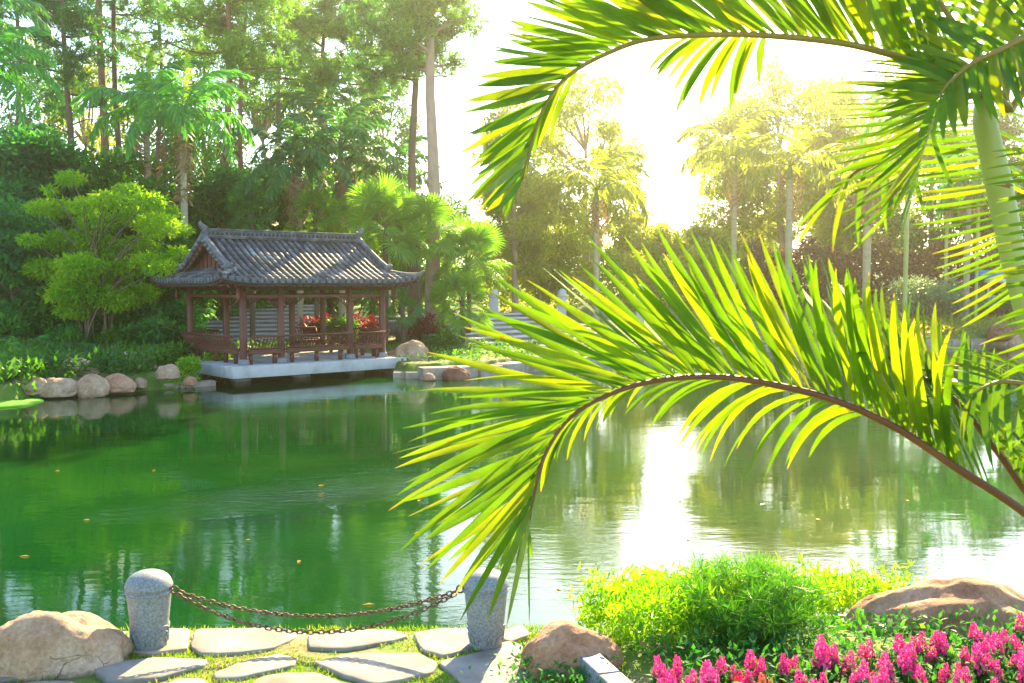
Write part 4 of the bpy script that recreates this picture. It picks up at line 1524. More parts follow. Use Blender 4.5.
for a in [
    ('dark shrub under the bamboo, left', 30, 36, 305, 1.5, 'leaf_dark', 3500, 101, .3, .12),
    ('dark shrub under the bamboo, right of its stems', 128, 36, 310, 1.3, 'leaf_dark', 3500, 102, .3, .12),
    ('dark shrub against the left pavilion columns', 168, 36.5, 290, 1.3, 'leaf_teal', 3500, 103, .24, .12),
    ('dark shrub behind the bamboo stems', 75, 37, 300, 1.5, 'leaf_teal', 3500, 104, .26, .12),
    ('leafy shrub spilling over the leftmost waterline rocks', 20, 32.5, 345, .9, 'leaf_mid', 2200, 131, .2, .09),
    ('shrub between the pale boulder and the bamboo stems', 62, 34, 330, .9, 'leaf_dark', 2400, 132, .26, .11),
    ('shrub at the foot of the bamboo, right side', 112, 33.8, 328, .8, 'leaf_mid', 2200, 133, .22, .1),
    ('broad shrub right of the round sandy boulder', 152, 34.3, 318, .9, 'leaf_teal', 2600, 134, .28, .12),
    ('shrub touching the left front column of the pavilion', 184, 34.6, 330, .7, 'leaf_dark', 2000, 135, .22, .1),
    ('dark shrub at the left picture edge under the trees', -5, 34.5, 315, 1.2, 'leaf_dark', 3000, 136, .28, .12),
    ('lime-leaved low bush beside the groundcover', 172, 33, 362, .55, 'leaf_lime', 1400, 137, .15, .06),
    ('yellowish low bush between the waterline rocks', 104, 31.8, 368, .5, 'leaf_lime', 1200, 138, .15, .06),
    ('red-leaved shrub seen between the pavilion columns', 318, 41, 312, .8, 'leaf_red', 1800, 105, .2, .07),
    ('green shrub beside the red-leaved one inside the pavilion view', 338, 41, 318, .8, 'leaf_mid', 1800, 106, .2, .08),
    ('dark red shrub right of the pavilion columns', 371, 42, 316, .9, 'leaf_red', 1800, 107, .18, .07),
    ('dull red shrub below the pale fan palm', 428, 41, 312, .8, 'leaf_red', 1600, 108, .18, .07),
    ('fresh green shrub behind the pale boulder', 440, 38.5, 330, .8, 'leaf_mid', 1600, 109, .16, .06),
    ('dense hedge-like shrub behind the pavilion, left', 215, 52, 262, 2.2, 'leaf_dark', 4000, 110, .24, .12),
    ('dense hedge-like shrub behind the pavilion, right', 290, 54, 262, 2.5, 'leaf_dark', 4000, 111, .24, .12),
    ('broad dark shrub above the steps behind the pavilion', 350, 52, 265, 2.5, 'leaf_dark', 4000, 112, .24, .12),
    ('rounded grey-green bush on the far right shore', 925, 55, 274, 1.7, 'leaf_grey', 4200, 113, .2, .1),
    ('second grey-green bush right of the rounded one', 960, 56, 286, 1.3, 'leaf_grey', 3000, 114, .2, .1),
    ('reddish shrub behind the far reddish boulder', 985, 55.5, 300, .9, 'leaf_red', 1500, 115, .2, .08),
    ('green shrub at the far right picture edge', 1020, 56, 290, 1.3, 'leaf_mid', 2500, 116, .2, .1),
    ('low yellow-green bush on the far shore right of the middle', 870, 55, 300, 1.3, 'leaf_yellow', 2500, 117, .2, .1),
]:
    shrub(*a)

# groundcover on the left shore
def cover(name, label, region, n, hgt, m, seed, ln, wd, cat=None):
    r = np.random.default_rng(seed)
    C, D = [], []
    x0, x1, y0, y1 = region
    P = r.uniform((x0, y0), (x1, y1), (n, 2))
    sd = sdist(P[:, 0], P[:, 1])
    P = P[sd > .02]
    Z = height(P[:, 0], P[:, 1])
    k = len(P)
    z = Z + r.uniform(0, hgt, k) ** 1.0
    c = np.stack([P[:, 0], P[:, 1], z], 1)
    return tag(MB().leaves(c, dirs(k, .7, r), r.normal(size=(k, 3)) * .5 + (0, -.3, 1), ln * r.uniform(.6, 1.3, k), wd * r.uniform(.7, 1.2, k)).build(name, m), label, cat, None, 'stuff')


pA, pB = on(140, 388, .3), on(214, 372, .3)
cover('groundcover', 'yellow-green groundcover on the bank left of the pavilion', (pA.x, pB.x, pA.y, 33.6), 5200, .34, M['leaf_lime'], 121, .14, .07, 'groundcover')
cover('undergrowth', 'mixed green undergrowth along the left shore', (-19, gx(200, 34), 25.6, 35.5), 18000, .55, M['leaf_mid'], 122, .24, .1, 'undergrowth')
cover('undergrowth', 'low green plants along the far right shore', (gx(830, 52), gx(1040, 52), 49, 57), 6000, .5, M['leaf_yellow'], 123, .22, .1, 'undergrowth')
cover('undergrowth', 'low plants between pavilion and terrace steps', (gx(400, 36), gx(540, 38), 33.5, 42), 3000, .25, M['leaf_mid'], 124, .14, .07, 'undergrowth')
cover('undergrowth', 'shaded plants behind the pavilion', (gx(175, 38), gx(420, 40), 37.5, 40.5), 1200, .3, M['leaf_mid'], 125, .16, .08, 'undergrowth')
# bright lawn tongue at the left waterline
lt = [on(x, y, .12) for x, y in ((-120, 410), (-60, 407), (0, 403.5), (30, 401), (46, 397), (40, 394), (10, 392), (-60, 394), (-120, 398))]
P = np.array([(p.x, p.y) for p in lt])
for _ in range(2):
    Q = np.roll(P, -1, 0)
    P = np.stack([P * .75 + Q * .25, P * .25 + Q * .75], 1).reshape(-1, 2)
n = len(P)
c = P.mean(0)
V = np.concatenate([np.c_[P, np.full(n, -.4)], np.c_[P, np.full(n, .015)], np.c_[c + (P - c) * .93, np.full(n, .05)], [[c[0], c[1], .1]]])
i = np.arange(2)[:, None] * n
j = np.arange(n)[None]
b = MB()
b.raw(V, (np.stack([i + j, i + (j + 1) % n, i + n + (j + 1) % n, i + n + j], -1).reshape(-1, 4), [(2 * n + a, 2 * n + (a + 1) % n, 3 * n) for a in range(n)]))
M['lawn'] = mat_noise('lawn', [(.06, .24, .01), (.11, .34, .012), (.18, .42, .02)], 3, .9, .6, 30)
tag(b.build('lawn', M['lawn'], smooth=True), 'bright green lawn tongue at the left waterline', kind='structure')

# arching ferns and big cut leaves along the left shore
for i, (px, Yd, sc, kind) in enumerate([(10, 31.5, .38, 'royal'), (40, 31.2, .34, 'royal'), (22, 33, .45, 'royal'), (58, 32, .36, 'dark'), (105, 32.5, .34, 'royal'), (150, 33.5, .36, 'royal'), (178, 34, .4, 'dark'), (-12, 31, .45, 'royal')]):
    X_ = gx(px, Yd)
    r = np.random.default_rng(130 + i)
    root = tag(empty('fern', (X_, Yd, gz(X_, Yd))), ['arching fern at the left edge above the lawn tongue', 'fern above the leftmost tan rock', 'taller fern behind the left shore rocks', 'dark fern beside the broad flat rock', 'fern left of the round sandy boulder', 'fern right of the round sandy boulder', 'dark fern by the left pavilion columns', 'fern cut by the left picture edge'][i], 'fern')
    for k in range(11):
        link('frond', FR[kind][k % 2], root, (0, 0, .05), (r.uniform(-.3, .3), -r.uniform(.2, .9), k * 2.399), sc * r.uniform(.7, 1.1))
for i, (px, py, Yd, sc) in enumerate([(52, 345, 33.2, .5), (170, 350, 34.5, .5), (190, 345, 35, .55), (8, 352, 33, .5), (120, 345, 34.6, .5)]):
    X_ = gx(px, Yd)
    r = np.random.default_rng(150 + i)
    root = tag(empty('broad_leaved_plant', (X_, Yd, gz(X_, Yd))), ['split-leaved plant above the broad flat rock', 'split-leaved plant right of the bamboo stems', 'split-leaved plant touching the pavilion bench', 'split-leaved plant at the left picture edge', 'split-leaved plant behind the round sandy boulder'][i], 'plant')
    for k in range(8):
        link('leaf', FN['fan_dark'][k % 2], root, (0, 0, .1), (r.uniform(-.3, .3), -r.uniform(.2, 1.0), k * 2.399), sc * r.uniform(.7, 1.1))
# ------------------------------------------------------------------ the hazy right side
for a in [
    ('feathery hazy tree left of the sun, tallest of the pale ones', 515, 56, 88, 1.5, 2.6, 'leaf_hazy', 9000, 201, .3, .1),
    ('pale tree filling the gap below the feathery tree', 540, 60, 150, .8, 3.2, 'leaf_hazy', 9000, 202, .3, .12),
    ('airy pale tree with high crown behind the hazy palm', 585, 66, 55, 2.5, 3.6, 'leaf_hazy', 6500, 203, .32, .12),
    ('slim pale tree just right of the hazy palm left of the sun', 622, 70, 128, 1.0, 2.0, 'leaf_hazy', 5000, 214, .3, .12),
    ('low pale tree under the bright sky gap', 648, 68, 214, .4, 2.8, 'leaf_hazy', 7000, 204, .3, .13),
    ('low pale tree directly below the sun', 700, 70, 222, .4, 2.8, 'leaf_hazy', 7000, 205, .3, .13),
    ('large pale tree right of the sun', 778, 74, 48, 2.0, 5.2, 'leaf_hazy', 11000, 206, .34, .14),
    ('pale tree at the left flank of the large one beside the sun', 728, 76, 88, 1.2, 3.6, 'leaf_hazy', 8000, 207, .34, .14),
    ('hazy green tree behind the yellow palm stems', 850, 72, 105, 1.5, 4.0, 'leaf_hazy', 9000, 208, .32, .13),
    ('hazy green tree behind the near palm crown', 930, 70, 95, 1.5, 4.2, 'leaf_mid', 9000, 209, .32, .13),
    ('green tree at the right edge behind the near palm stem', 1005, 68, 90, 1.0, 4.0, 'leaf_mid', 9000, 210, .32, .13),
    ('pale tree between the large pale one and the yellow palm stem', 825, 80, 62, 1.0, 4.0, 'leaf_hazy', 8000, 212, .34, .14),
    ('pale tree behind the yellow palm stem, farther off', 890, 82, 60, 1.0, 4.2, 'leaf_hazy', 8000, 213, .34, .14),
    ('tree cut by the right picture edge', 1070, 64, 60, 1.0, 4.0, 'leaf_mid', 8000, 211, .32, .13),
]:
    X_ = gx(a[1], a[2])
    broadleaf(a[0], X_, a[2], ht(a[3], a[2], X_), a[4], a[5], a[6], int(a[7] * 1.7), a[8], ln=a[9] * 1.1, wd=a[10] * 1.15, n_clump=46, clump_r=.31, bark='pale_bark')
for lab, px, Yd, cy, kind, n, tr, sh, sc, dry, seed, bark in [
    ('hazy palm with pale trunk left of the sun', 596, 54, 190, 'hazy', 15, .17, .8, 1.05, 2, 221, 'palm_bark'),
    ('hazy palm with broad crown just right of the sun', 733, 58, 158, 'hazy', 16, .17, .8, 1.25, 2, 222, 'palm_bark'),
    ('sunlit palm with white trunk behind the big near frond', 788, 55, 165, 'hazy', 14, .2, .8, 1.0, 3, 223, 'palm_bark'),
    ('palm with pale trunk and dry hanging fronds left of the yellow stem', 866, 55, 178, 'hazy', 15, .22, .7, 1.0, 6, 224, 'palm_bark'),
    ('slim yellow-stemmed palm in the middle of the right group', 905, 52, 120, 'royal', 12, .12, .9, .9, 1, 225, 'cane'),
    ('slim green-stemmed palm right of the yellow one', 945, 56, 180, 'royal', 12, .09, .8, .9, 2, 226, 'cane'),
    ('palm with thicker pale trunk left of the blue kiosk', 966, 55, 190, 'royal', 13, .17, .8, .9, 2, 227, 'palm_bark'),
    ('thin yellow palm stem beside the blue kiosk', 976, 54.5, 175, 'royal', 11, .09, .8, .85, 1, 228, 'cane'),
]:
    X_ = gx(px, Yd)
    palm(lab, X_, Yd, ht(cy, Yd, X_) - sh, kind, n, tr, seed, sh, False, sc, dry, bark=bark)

# tall dark hedge closing the far bank
def hedge(label, xa, xb, ya, yb, Ht, m, seed, n):
    r = np.random.default_rng(seed)
    t = r.uniform(0, 1, n)
    x = xa + (xb - xa) * t + r.normal(size=n) * .1
    y = ya + (yb - ya) * t
    dep = r.uniform(-.9, .9, n)
    hh = Ht * (1 + .12 * np.sin(t * 23 + seed) + .08 * np.sin(t * 61))
    z = hh * r.uniform(0, 1, n) ** .8
    z0 = height(x, y)
    c = np.stack([x, y + dep, z0 + z], 1)
    return tag(MB().leaves(c, dirs(n, -.1, r) + np.array((0, -.5, 0)), r.normal(size=(n, 3)) * .5 + (0, -.7, .6), .3 * r.uniform(.6, 1.2, n), .16).build('hedge', M[m]), label, 'hedge')


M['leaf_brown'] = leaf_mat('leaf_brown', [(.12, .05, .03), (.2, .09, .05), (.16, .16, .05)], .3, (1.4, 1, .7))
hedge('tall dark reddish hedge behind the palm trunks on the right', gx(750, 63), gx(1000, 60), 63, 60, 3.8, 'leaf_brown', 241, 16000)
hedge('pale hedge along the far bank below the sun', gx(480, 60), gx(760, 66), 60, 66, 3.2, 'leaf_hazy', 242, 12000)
hedge('tall green hedge behind the left trees', gx(-60, 60), gx(470, 62), 60, 62, 6.0, 'leaf_mid', 243, 22000)

# wooded background farther out
var = []
for i, (lm, Ht_, rd_) in enumerate((('leaf_mid', 9, 4.0), ('leaf_hazy', 8, 3.8), ('leaf_dark', 10, 4.2))):
    var.append(broadleaf('', -60 - 12 * i, 100, Ht_, .8, rd_, lm, 7000, 300 + i, ln=.45, wd=.22, n_clump=26))
kinds = ['green tree in the far wood', 'pale tree in the far wood', 'dark tree in the far wood']
used = set()
for i in range(30):
    X_ = -62 + i * 4.6 + random.uniform(-1.5, 1.5)
    Yd = random.uniform(84, 104)
    px = CX + F * X_ / Yd
    if 610 < px < 735: continue
    k = 2 if px < 330 and i % 2 else (1 if 440 < px < 900 else 0)
    if k not in used:
        o = var[k]
        used.add(k)
    else:
        o = copy_tree(var[k])
    o.location = (X_, Yd, gz(X_, Yd) - .2)
    o.rotation_euler = (0, 0, random.uniform(0, 6))
    s = random.uniform(.8, 1.1) * (.8 if k == 1 else 1)
    o.scale = (s, s, s)
    tag(o, kinds[k] + ' seen only in gaps between the nearer trees', 'tree', kinds[k].replace('tree', 'trees'))

# ------------------------------------------------------------------ near palm clump
areca = tag(empty('areca_palm', (2.05, 3.3, .6)), 'near palm clump on the right whose big fronds arch over the pond', 'palm')


def world_child(o):
    o.parent = areca
    o.matrix_parent_inverse = Matrix.Translation((-2.05, -3.3, -.6))
    return o


def crom(P, n):
    P = np.array(P, float)
    P = np.concatenate([[2 * P[0] - P[1]], P, [2 * P[-1] - P[-2]]])
    out = []
    m = len(P) - 3
    for t in np.linspace(0, m - 1e-6, n):
        i = int(t)
        u = t - i
        a, b_, c, d_ = P[i:i + 4]
        out.append(.5 * (2 * b_ + (c - a) * u + (2 * a - 5 * b_ + 4 * c - d_) * u * u + (3 * b_ - a - 3 * c + d_) * u ** 3))
    return np.array(out)


def near_frond(rach, sides, seed, lm='frond_near', rm='rachis', w0=.014, leaf_w=.042, dry=0):
    """rach: (px,py,Y) points; sides: list of (n, table[(s,dx,dy)], depth swing, sag)"""
    r = np.random.default_rng(seed)
    C = crom([at(x, y, Y_) for x, y, Y_ in rach], 60)
    seg = np.linalg.norm(np.diff(C, axis=0), axis=1)
    sl = np.concatenate([[0], np.cumsum(seg)])
    sl /= sl[-1]
    P = lambda t: np.array([np.interp(t, sl, C[:, k]) for k in range(3)])
    b = MB()
    V, A4, AL = [], [], []
    cnt = 0
    K = 9
    tt = np.linspace(0, 1, K)
    for n, tab, swing, sag in sides:
        tab = np.array(tab, float)
        for i in range(n):
            s = tab[0, 0] + (tab[-1, 0] - tab[0, 0]) * (i + r.uniform(-.2, .2)) / max(1, n - 1)
            s = min(1, max(0, s))
            base = P(s)
            T = nrm(P(min(1, s + .02)) - P(max(0, s - .02)))
            dx, dy = np.interp(s, tab[:, 0], tab[:, 1]), np.interp(s, tab[:, 0], tab[:, 2])
            j = r.uniform(.9, 1.07)
            dx, dy = dx * j + r.normal() * 2.5, dy * j + r.normal() * 2.5
            sc = base[1] / F
            sw = swing * (1 + r.normal() * .35)
            tip = base + np.array((dx * sc, sw, -dy * sc))
            ln = np.linalg.norm(tip - base)
            mid = (base + tip) / 2 + np.array((0, 0, sag * ln * (1 + r.normal() * .25))) + T * ln * .1
            u = tt[:, None]
            cen = base * (1 - u) ** 2 + 2 * u * (1 - u) * mid + tip * u ** 2
            dd = nrm(np.gradient(cen, axis=0))
            wv = T - (dd @ T)[:, None] * dd
            wv = nrm(wv)
            nv = np.cross(dd, wv)
            an = r.normal() * .32 + .15
            tw = an + (r.normal() * .35) * tt
            wv2 = wv * np.cos(tw)[:, None] + nv * np.sin(tw)[:, None]
            nv2 = np.cross(dd, wv2)
            prof = np.interp(tt, [0, .12, .35, .65, .88, 1], [.3, .72, 1, .85, .42, .02]) * leaf_w * .5 * r.uniform(.85, 1.12) * min(1, .55 + ln * 1.2)
            fold = .32
            Lf = cen + wv2 * prof[:, None] + nv2 * (prof * fold)[:, None]
            Rt = cen - wv2 * prof[:, None] + nv2 * (prof * fold)[:, None]
            V.append(np.stack([Lf, cen, Rt], 1).reshape(-1, 3))
            AL.append(np.repeat(tt, 3))
            q = []
            for a in range(K - 1):
                o = cnt + a * 3
                q += [(o, o + 1, o + 4, o + 3), (o + 1, o + 2, o + 5, o + 4)]
            A4 += q
            cnt += K * 3
    V = np.concatenate(V)
    b.raw(V, A4, np.concatenate(AL))
    rc = MB()
    rc.tube(C, np.interp(np.linspace(0, 1, len(C)), [0, .5, 1], [w0, w0 * .62, w0 * .22]), 8)
    fr = rc.build('frond', M[rm], None, smooth=True)
    world_child(fr)
    lf = b.build('leaflets', M[lm], None, smooth=True, along=True)
    ac = lf.data.attributes.new('across', 'FLOAT', 'POINT')
    ac.data.foreach_set('value', np.tile([-1, 0, 1], len(V) // 3).astype(np.float32))
    lf.parent = fr
    return fr


# big arching frond over the middle of the pond
near_frond([(1120, 590, 3.0), (1024, 512, 2.95), (960, 470, 2.92), (900, 430, 2.9), (840, 402, 2.87), (780, 386, 2.84), (720, 377, 2.8), (660, 380, 2.75), (610, 394, 2.7), (570, 418, 2.66), (545, 455, 2.63), (533, 500, 2.62), (528, 530, 2.62)],
           [(60, [(.24, -35, -125), (.34, -42, -150), (.44, -48, -165), (.52, -66, -160), (.60, -84, -150), (.66, -108, -134), (.70, -115, -112), (.74, -150, -112), (.77, -172, -88), (.80, -178, -58), (.83, -172, 10), (.87, -170, 50), (.91, -155, 78), (.95, -115, 95), (1, -12, 56)], .12, .08),
            (54, [(.30, -40, -120), (.44, -56, -150), (.55, -78, -140), (.64, -100, -118), (.70, -130, -95), (.75, -165, -75), (.79, -160, -20), (.84, -165, 35), (.89, -140, 80), (.94, -90, 100), (1, -3, 52)], -.22, .10),
            (45, [(.44, -30, 70), (.50, -46, 95), (.56, -66, 98), (.60, -76, 80), (.64, -70, 50), (.70, -50, 52), (.76, -36, 60), (.82, -38, 95), (.88, -34, 105), (.94, -20, 95), (1, 0, 55)], .3, .16)],
           401, rm='rachis_dark', w0=.014, leaf_w=0.025)
# second frond from the lower right, shorter upright leaflets
near_frond([(1110, 570, 3.15), (1040, 508, 3.12), (1000, 455, 3.1), (960, 405, 3.08), (920, 376, 3.06), (885, 356, 3.05), (862, 345, 3.05), (845, 340, 3.05)],
           [(33, [(.18, 40, -120), (.3, 35, -110), (.42, 25, -95), (.55, 14, -88), (.7, 12, -82), (.85, 10, -72), (1, -4, -55)], .12, .03),
            (24, [(.2, 70, 20), (.35, 68, 48), (.5, 62, 62), (.65, 50, 68), (.8, 35, 60), (1, -12, 40)], -.25, .28),
            (21, [(.4, -20, -90), (.6, -18, -88), (.8, -15, -78), (1, -12, -55)], .35, .05)],
           402, rm='rachis_dark', leaf_w=0.029)
# hanging one at the lower right edge
near_frond([(1150, 470, 2.8), (1090, 420, 2.8), (1040, 390, 2.8), (1000, 382, 2.8), (970, 395, 2.8)],
           [(21, [(.2, 20, 110), (.5, 15, 105), (.8, -8, 85), (1, -18, 60)], -.1, .22), (18, [(.2, -20, -60), (.6, -35, -40), (1, -40, 10)], .2, .1)], 403, leaf_w=0.023)
# top frond sweeping left
near_frond([(1010, 110, 3.2), (985, 88, 3.18), (950, 72, 3.15), (900, 57, 3.1), (841, 43, 3.05), (760, 35, 3.0), (701, 35, 2.96), (650, 39, 2.92), (615, 50, 2.9), (573, 72, 2.87), (548, 100, 2.85), (532, 140, 2.84), (522, 180, 2.84)],
           [(56, [(.12, -30, -110), (.25, -42, -120), (.38, -66, -108), (.5, -95, -92), (.62, -112, -64), (.70, -112, -46), (.77, -100, -28), (.84, -92, 8), (.89, -82, 42), (.94, -66, 62), (1, -42, 32)], .1, .05),
            (51, [(.12, -60, -100), (.3, -75, -90), (.45, -100, -75), (.58, -112, -52), (.70, -105, -20), (.78, -98, 4), (.86, -80, 40), (.93, -55, 60), (1, -30, 40)], -.2, .06),
            (14, [(.48, 0, 40), (.51, -14, 66), (.54, -36, 62), (.57, -50, 34), (.6, -30, 20)], .15, .05),
            (12, [(.80, -25, 60), (.88, -28, 75), (.95, -30, 60), (1, -18, 40)], .2, .05)],
           404, leaf_w=0.031)
# frond falling forward-left from the crown
near_frond([(1020, 85, 3.1), (992, 72, 3.08), (965, 78, 3.05), (945, 98, 3.0), (932, 125, 2.98), (922, 155, 2.97), (915, 185, 2.97)],
           [(33, [(.2, -110, -26), (.4, -108, -16), (.6, -98, 4), (.8, -90, 28), (1, -50, 60)], .1, .05),
            (26, [(.2, -95, -5), (.4, -92, 14), (.6, -85, 36), (.8, -70, 62), (1, -30, 70)], -.15, .08)], 405, rm='cane', w0=.008, leaf_w=0.016)
# yellowing frond, thin brown midrib
near_frond([(1000, 95, 3.25), (960, 100, 3.22), (905, 150, 3.2), (862, 168, 3.18), (845, 182, 3.18)],
           [(6, [(.3, -90, 10), (.6, -80, 25), (1, -45, 70)], .1, .05), (5, [(.45, 5, 75), (.8, -5, 80), (1, -20, 80)], -.1, .05)], 406, rm='rachis_dry', leaf_w=0.020)
# fronds hanging beside the cane, leaflets swept left and right
near_frond([(985, 88, 3.45), (982, 120, 3.42), (986, 160, 3.4), (994, 205, 3.38), (1006, 250, 3.36), (1018, 290, 3.35)],
           [(30, [(.05, -90, -8), (.3, -90, 4), (.6, -70, 10), (1, -40, 40)], .1, .05), (12, [(.1, 70, 10), (.6, 60, 30), (1, 40, 60)], .1, .08)], 407, rm='cane', leaf_w=0.017)
near_frond([(1095, 120, 2.7), (1075, 180, 2.7), (1064, 250, 2.7), (1060, 330, 2.7), (1062, 400, 2.7)],
           [(30, [(.1, -80, 0), (.4, -68, 10), (.8, -60, 30), (1, -40, 50)], .05, .16)], 408, leaf_w=0.015)
# short broad leaflets hanging from the arch at the right top
near_frond([(1080, 20, 2.9), (1040, 30, 2.88), (1005, 48, 2.86), (975, 62, 2.85), (952, 80, 2.84), (938, 98, 2.84)],
           [(26, [(.1, 8, 75), (.4, 2, 74), (.7, -4, 66), (1, -14, 50)], -.1, .12), (21, [(.1, -20, -70), (.5, -40, -60), (1, -45, -15)], .15, .1)], 409, leaf_w=0.034)
# upright fronds crossing at the top right corner
near_frond([(1000, 100, 3.25), (975, 55, 3.25), (945, 10, 3.25), (905, -50, 3.2), (850, -110, 3.2)],
           [(22, [(.1, -85, 15), (.4, -85, -20), (.8, -75, -50), (1, -40, -60)], .1, .05), (20, [(.1, 60, -55), (.5, 50, -75), (1, 10, -80)], -.1, .05)], 410, leaf_w=0.028)
near_frond([(1005, 100, 3.3), (1012, 50, 3.32), (1025, 0, 3.34), (1045, -70, 3.35)],
           [(18, [(.1, -90, -10), (.4, -95, -30), (1, -60, -70)], .15, .05), (18, [(.1, 85, -10), (.5, 90, -40), (1, 50, -70)], -.1, .05)], 411, leaf_w=0.028)
near_frond([(1010, 110, 3.35), (1050, 60, 3.4), (1110, 30, 3.45), (1190, 40, 3.5)],
           [(18, [(.1, -50, -80), (.5, 0, -110), (1, 60, -80)], .15, .05), (18, [(.1, 20, 80), (.5, 50, 110), (1, 80, 80)], -.1, .08)], 412, leaf_w=0.028)
# canes
c0 = MB()
c0.tube([(2.02, 3.35, .5), (1.98, 3.34, 1.3), tuple(at(1080, 420, 3.32)), tuple(at(1032, 330, 3.31)), tuple(at(1012, 250, 3.3)), tuple(at(998, 180, 3.28)), tuple(at(984, 120, 3.26)), tuple(at(982, 95, 3.25))], [.055, .048, .044, .042, .041, .042, .036, .022], 14)
sc_ = MB()
for p, t in [(at(1032, 330, 3.31), .0445), (at(1020, 285, 3.305), .0435), (at(1009, 236, 3.3), .0435), (at(999, 186, 3.283), .0435)]:
    sc_.tube([tuple(p + Vector((-.002, 0, -.008))), tuple(p + Vector((.002, 0, .008)))], t, 14, cap=False)
cane0 = world_child(c0.build('cane', M['cane'], None, smooth=True))
so_ = sc_.build('leaf_scars', M['rachis_dry'], None, smooth=True)
so_.parent = cane0
c1 = MB()
c1.tube([(2.1, 3.2, .5), (1.95, 3.1, 1.2), tuple(at(1160, 640, 3.05)), tuple(at(1120, 590, 3.02))], [.06, .05, .04, .025], 12)
world_child(c1.build('cane', M['cane'], None, smooth=True))

# ------------------------------------------------------------------ plants at the near bank
# grass between the slabs: blades stand only where no slab lies
def in_poly(P, poly):
    x, y = P[:, 0], P[:, 1]
    ins = np.zeros(len(P), bool)
    a, b_ = poly, np.roll(poly, -1, 0)
    for (ax, ay), (bx, by) in zip(a, b_):
        c = (ay > y) != (by > y)
        ins ^= c & (x < ax + (y - ay) / (by - ay + 1e-12) * (bx - ax))
    return ins


r = np.random.default_rng(500)
P = r.uniform((-4.2, 5.3), (.75, 7.16), (60000, 2))
dens = np.array([noise.noise((a * 1.6, d * 2.2, 5)) for a, d in P])
P = P[(dens > -.12 + r.uniform(-.25, .25, len(P)))]
P = P[sdist(P[:, 0], P[:, 1]) > .07]
for poly in slab_polys:
    P = P[~in_poly(P, poly.mean(0) + (poly - poly.mean(0)) * .985)]
k = len(P)
c = np.stack([P[:, 0], P[:, 1], np.full(k, .59)], 1)
tag(MB().leaves(c, dirs(k, 1.5, r), r.normal(size=(k, 3)), r.uniform(.022, .055, k), .007).build('grass', M['grass']), 'short grass growing between the paving slabs', 'grass', None, 'stuff')

# bright marsh plants along the water on the right
r = np.random.default_rng(510)
P = r.uniform((.35, 6.5), (3.6, 8.75), (3600, 2))
keep = (P[:, 0] > .45 + (8.2 - P[:, 1]) * .02) & ((P[:, 1] > 6.95) | (P[:, 0] > .68)) & (P[:, 0] < 1.05 + (P[:, 1] - 6.4) * 1.15)
P = P[keep]
Z = height(P[:, 0], P[:, 1])
ok = Z > -.1
P, Z = P[ok], np.maximum(Z[ok], .05)
C, D, Ls, Wd = [], [], [], []
for (x, y), z in zip(P, Z):
    h = r.uniform(.26, .46) * (1.0 + .25 * noise.noise((x * 2, y * 2, 0)))
    lean = r.normal(size=2) * .12
    n = 11
    t = r.uniform(.2, 1, n)
    C.append(np.stack([x + lean[0] * t * h, y + lean[1] * t * h, z + h * t], 1))
    d_ = dirs(n, .9, r)
    D.append(d_)
    Ls.append(r.uniform(.045, .095, n))
    Wd.append(r.uniform(.012, .024, n))
mb = MB().leaves(np.concatenate(C), np.concatenate(D), r.normal(size=(len(P) * 11, 3)), np.concatenate(Ls), np.concatenate(Wd))
tag(mb.build('marsh_plants', M['marsh']), 'bright yellow-green marsh plants along the water on the right', 'marsh plants', None, 'stuff')

# papyrus clump
pc = on(748, 652, .52)
pap = tag(empty('papyrus', (pc.x, pc.y, .5)), 'dark feathery papyrus clump between marsh plants and pink flowers', 'papyrus')
r = np.random.default_rng(520)
st = MB()
C, D, Ls = [], [], []
for i in range(280):
    a = r.uniform(0, 2 * math.pi)
    q = r.uniform(0, 1) ** .5
    bx, by = math.cos(a) * q * .2, math.sin(a) * q * .18
    h = r.uniform(.24, .68) * (1 - .25 * q)
    tx, ty = bx * 2.3 + r.normal() * .09, by * 2.2 + r.normal() * .09
    st.tube([(bx, by, -.05), (bx * 1.2, by * 1.2, h * .5), (tx, ty, h)], [.004, .0035, .002], 4, cap=False)
    n = 30
    C.append(np.repeat(np.array([[tx, ty, h]]), n, 0))
    D.append(dirs(n, .35, r))
    Ls.append(r.uniform(.07, .16, n))
st.build('stems', M['stem_green'], pap)
C, D, Ls = np.concatenate(C), np.concatenate(D), np.concatenate(Ls)
MB().leaves(C, D, r.normal(size=C.shape), Ls, .0055).build('foliage', M['papyrus'], pap)

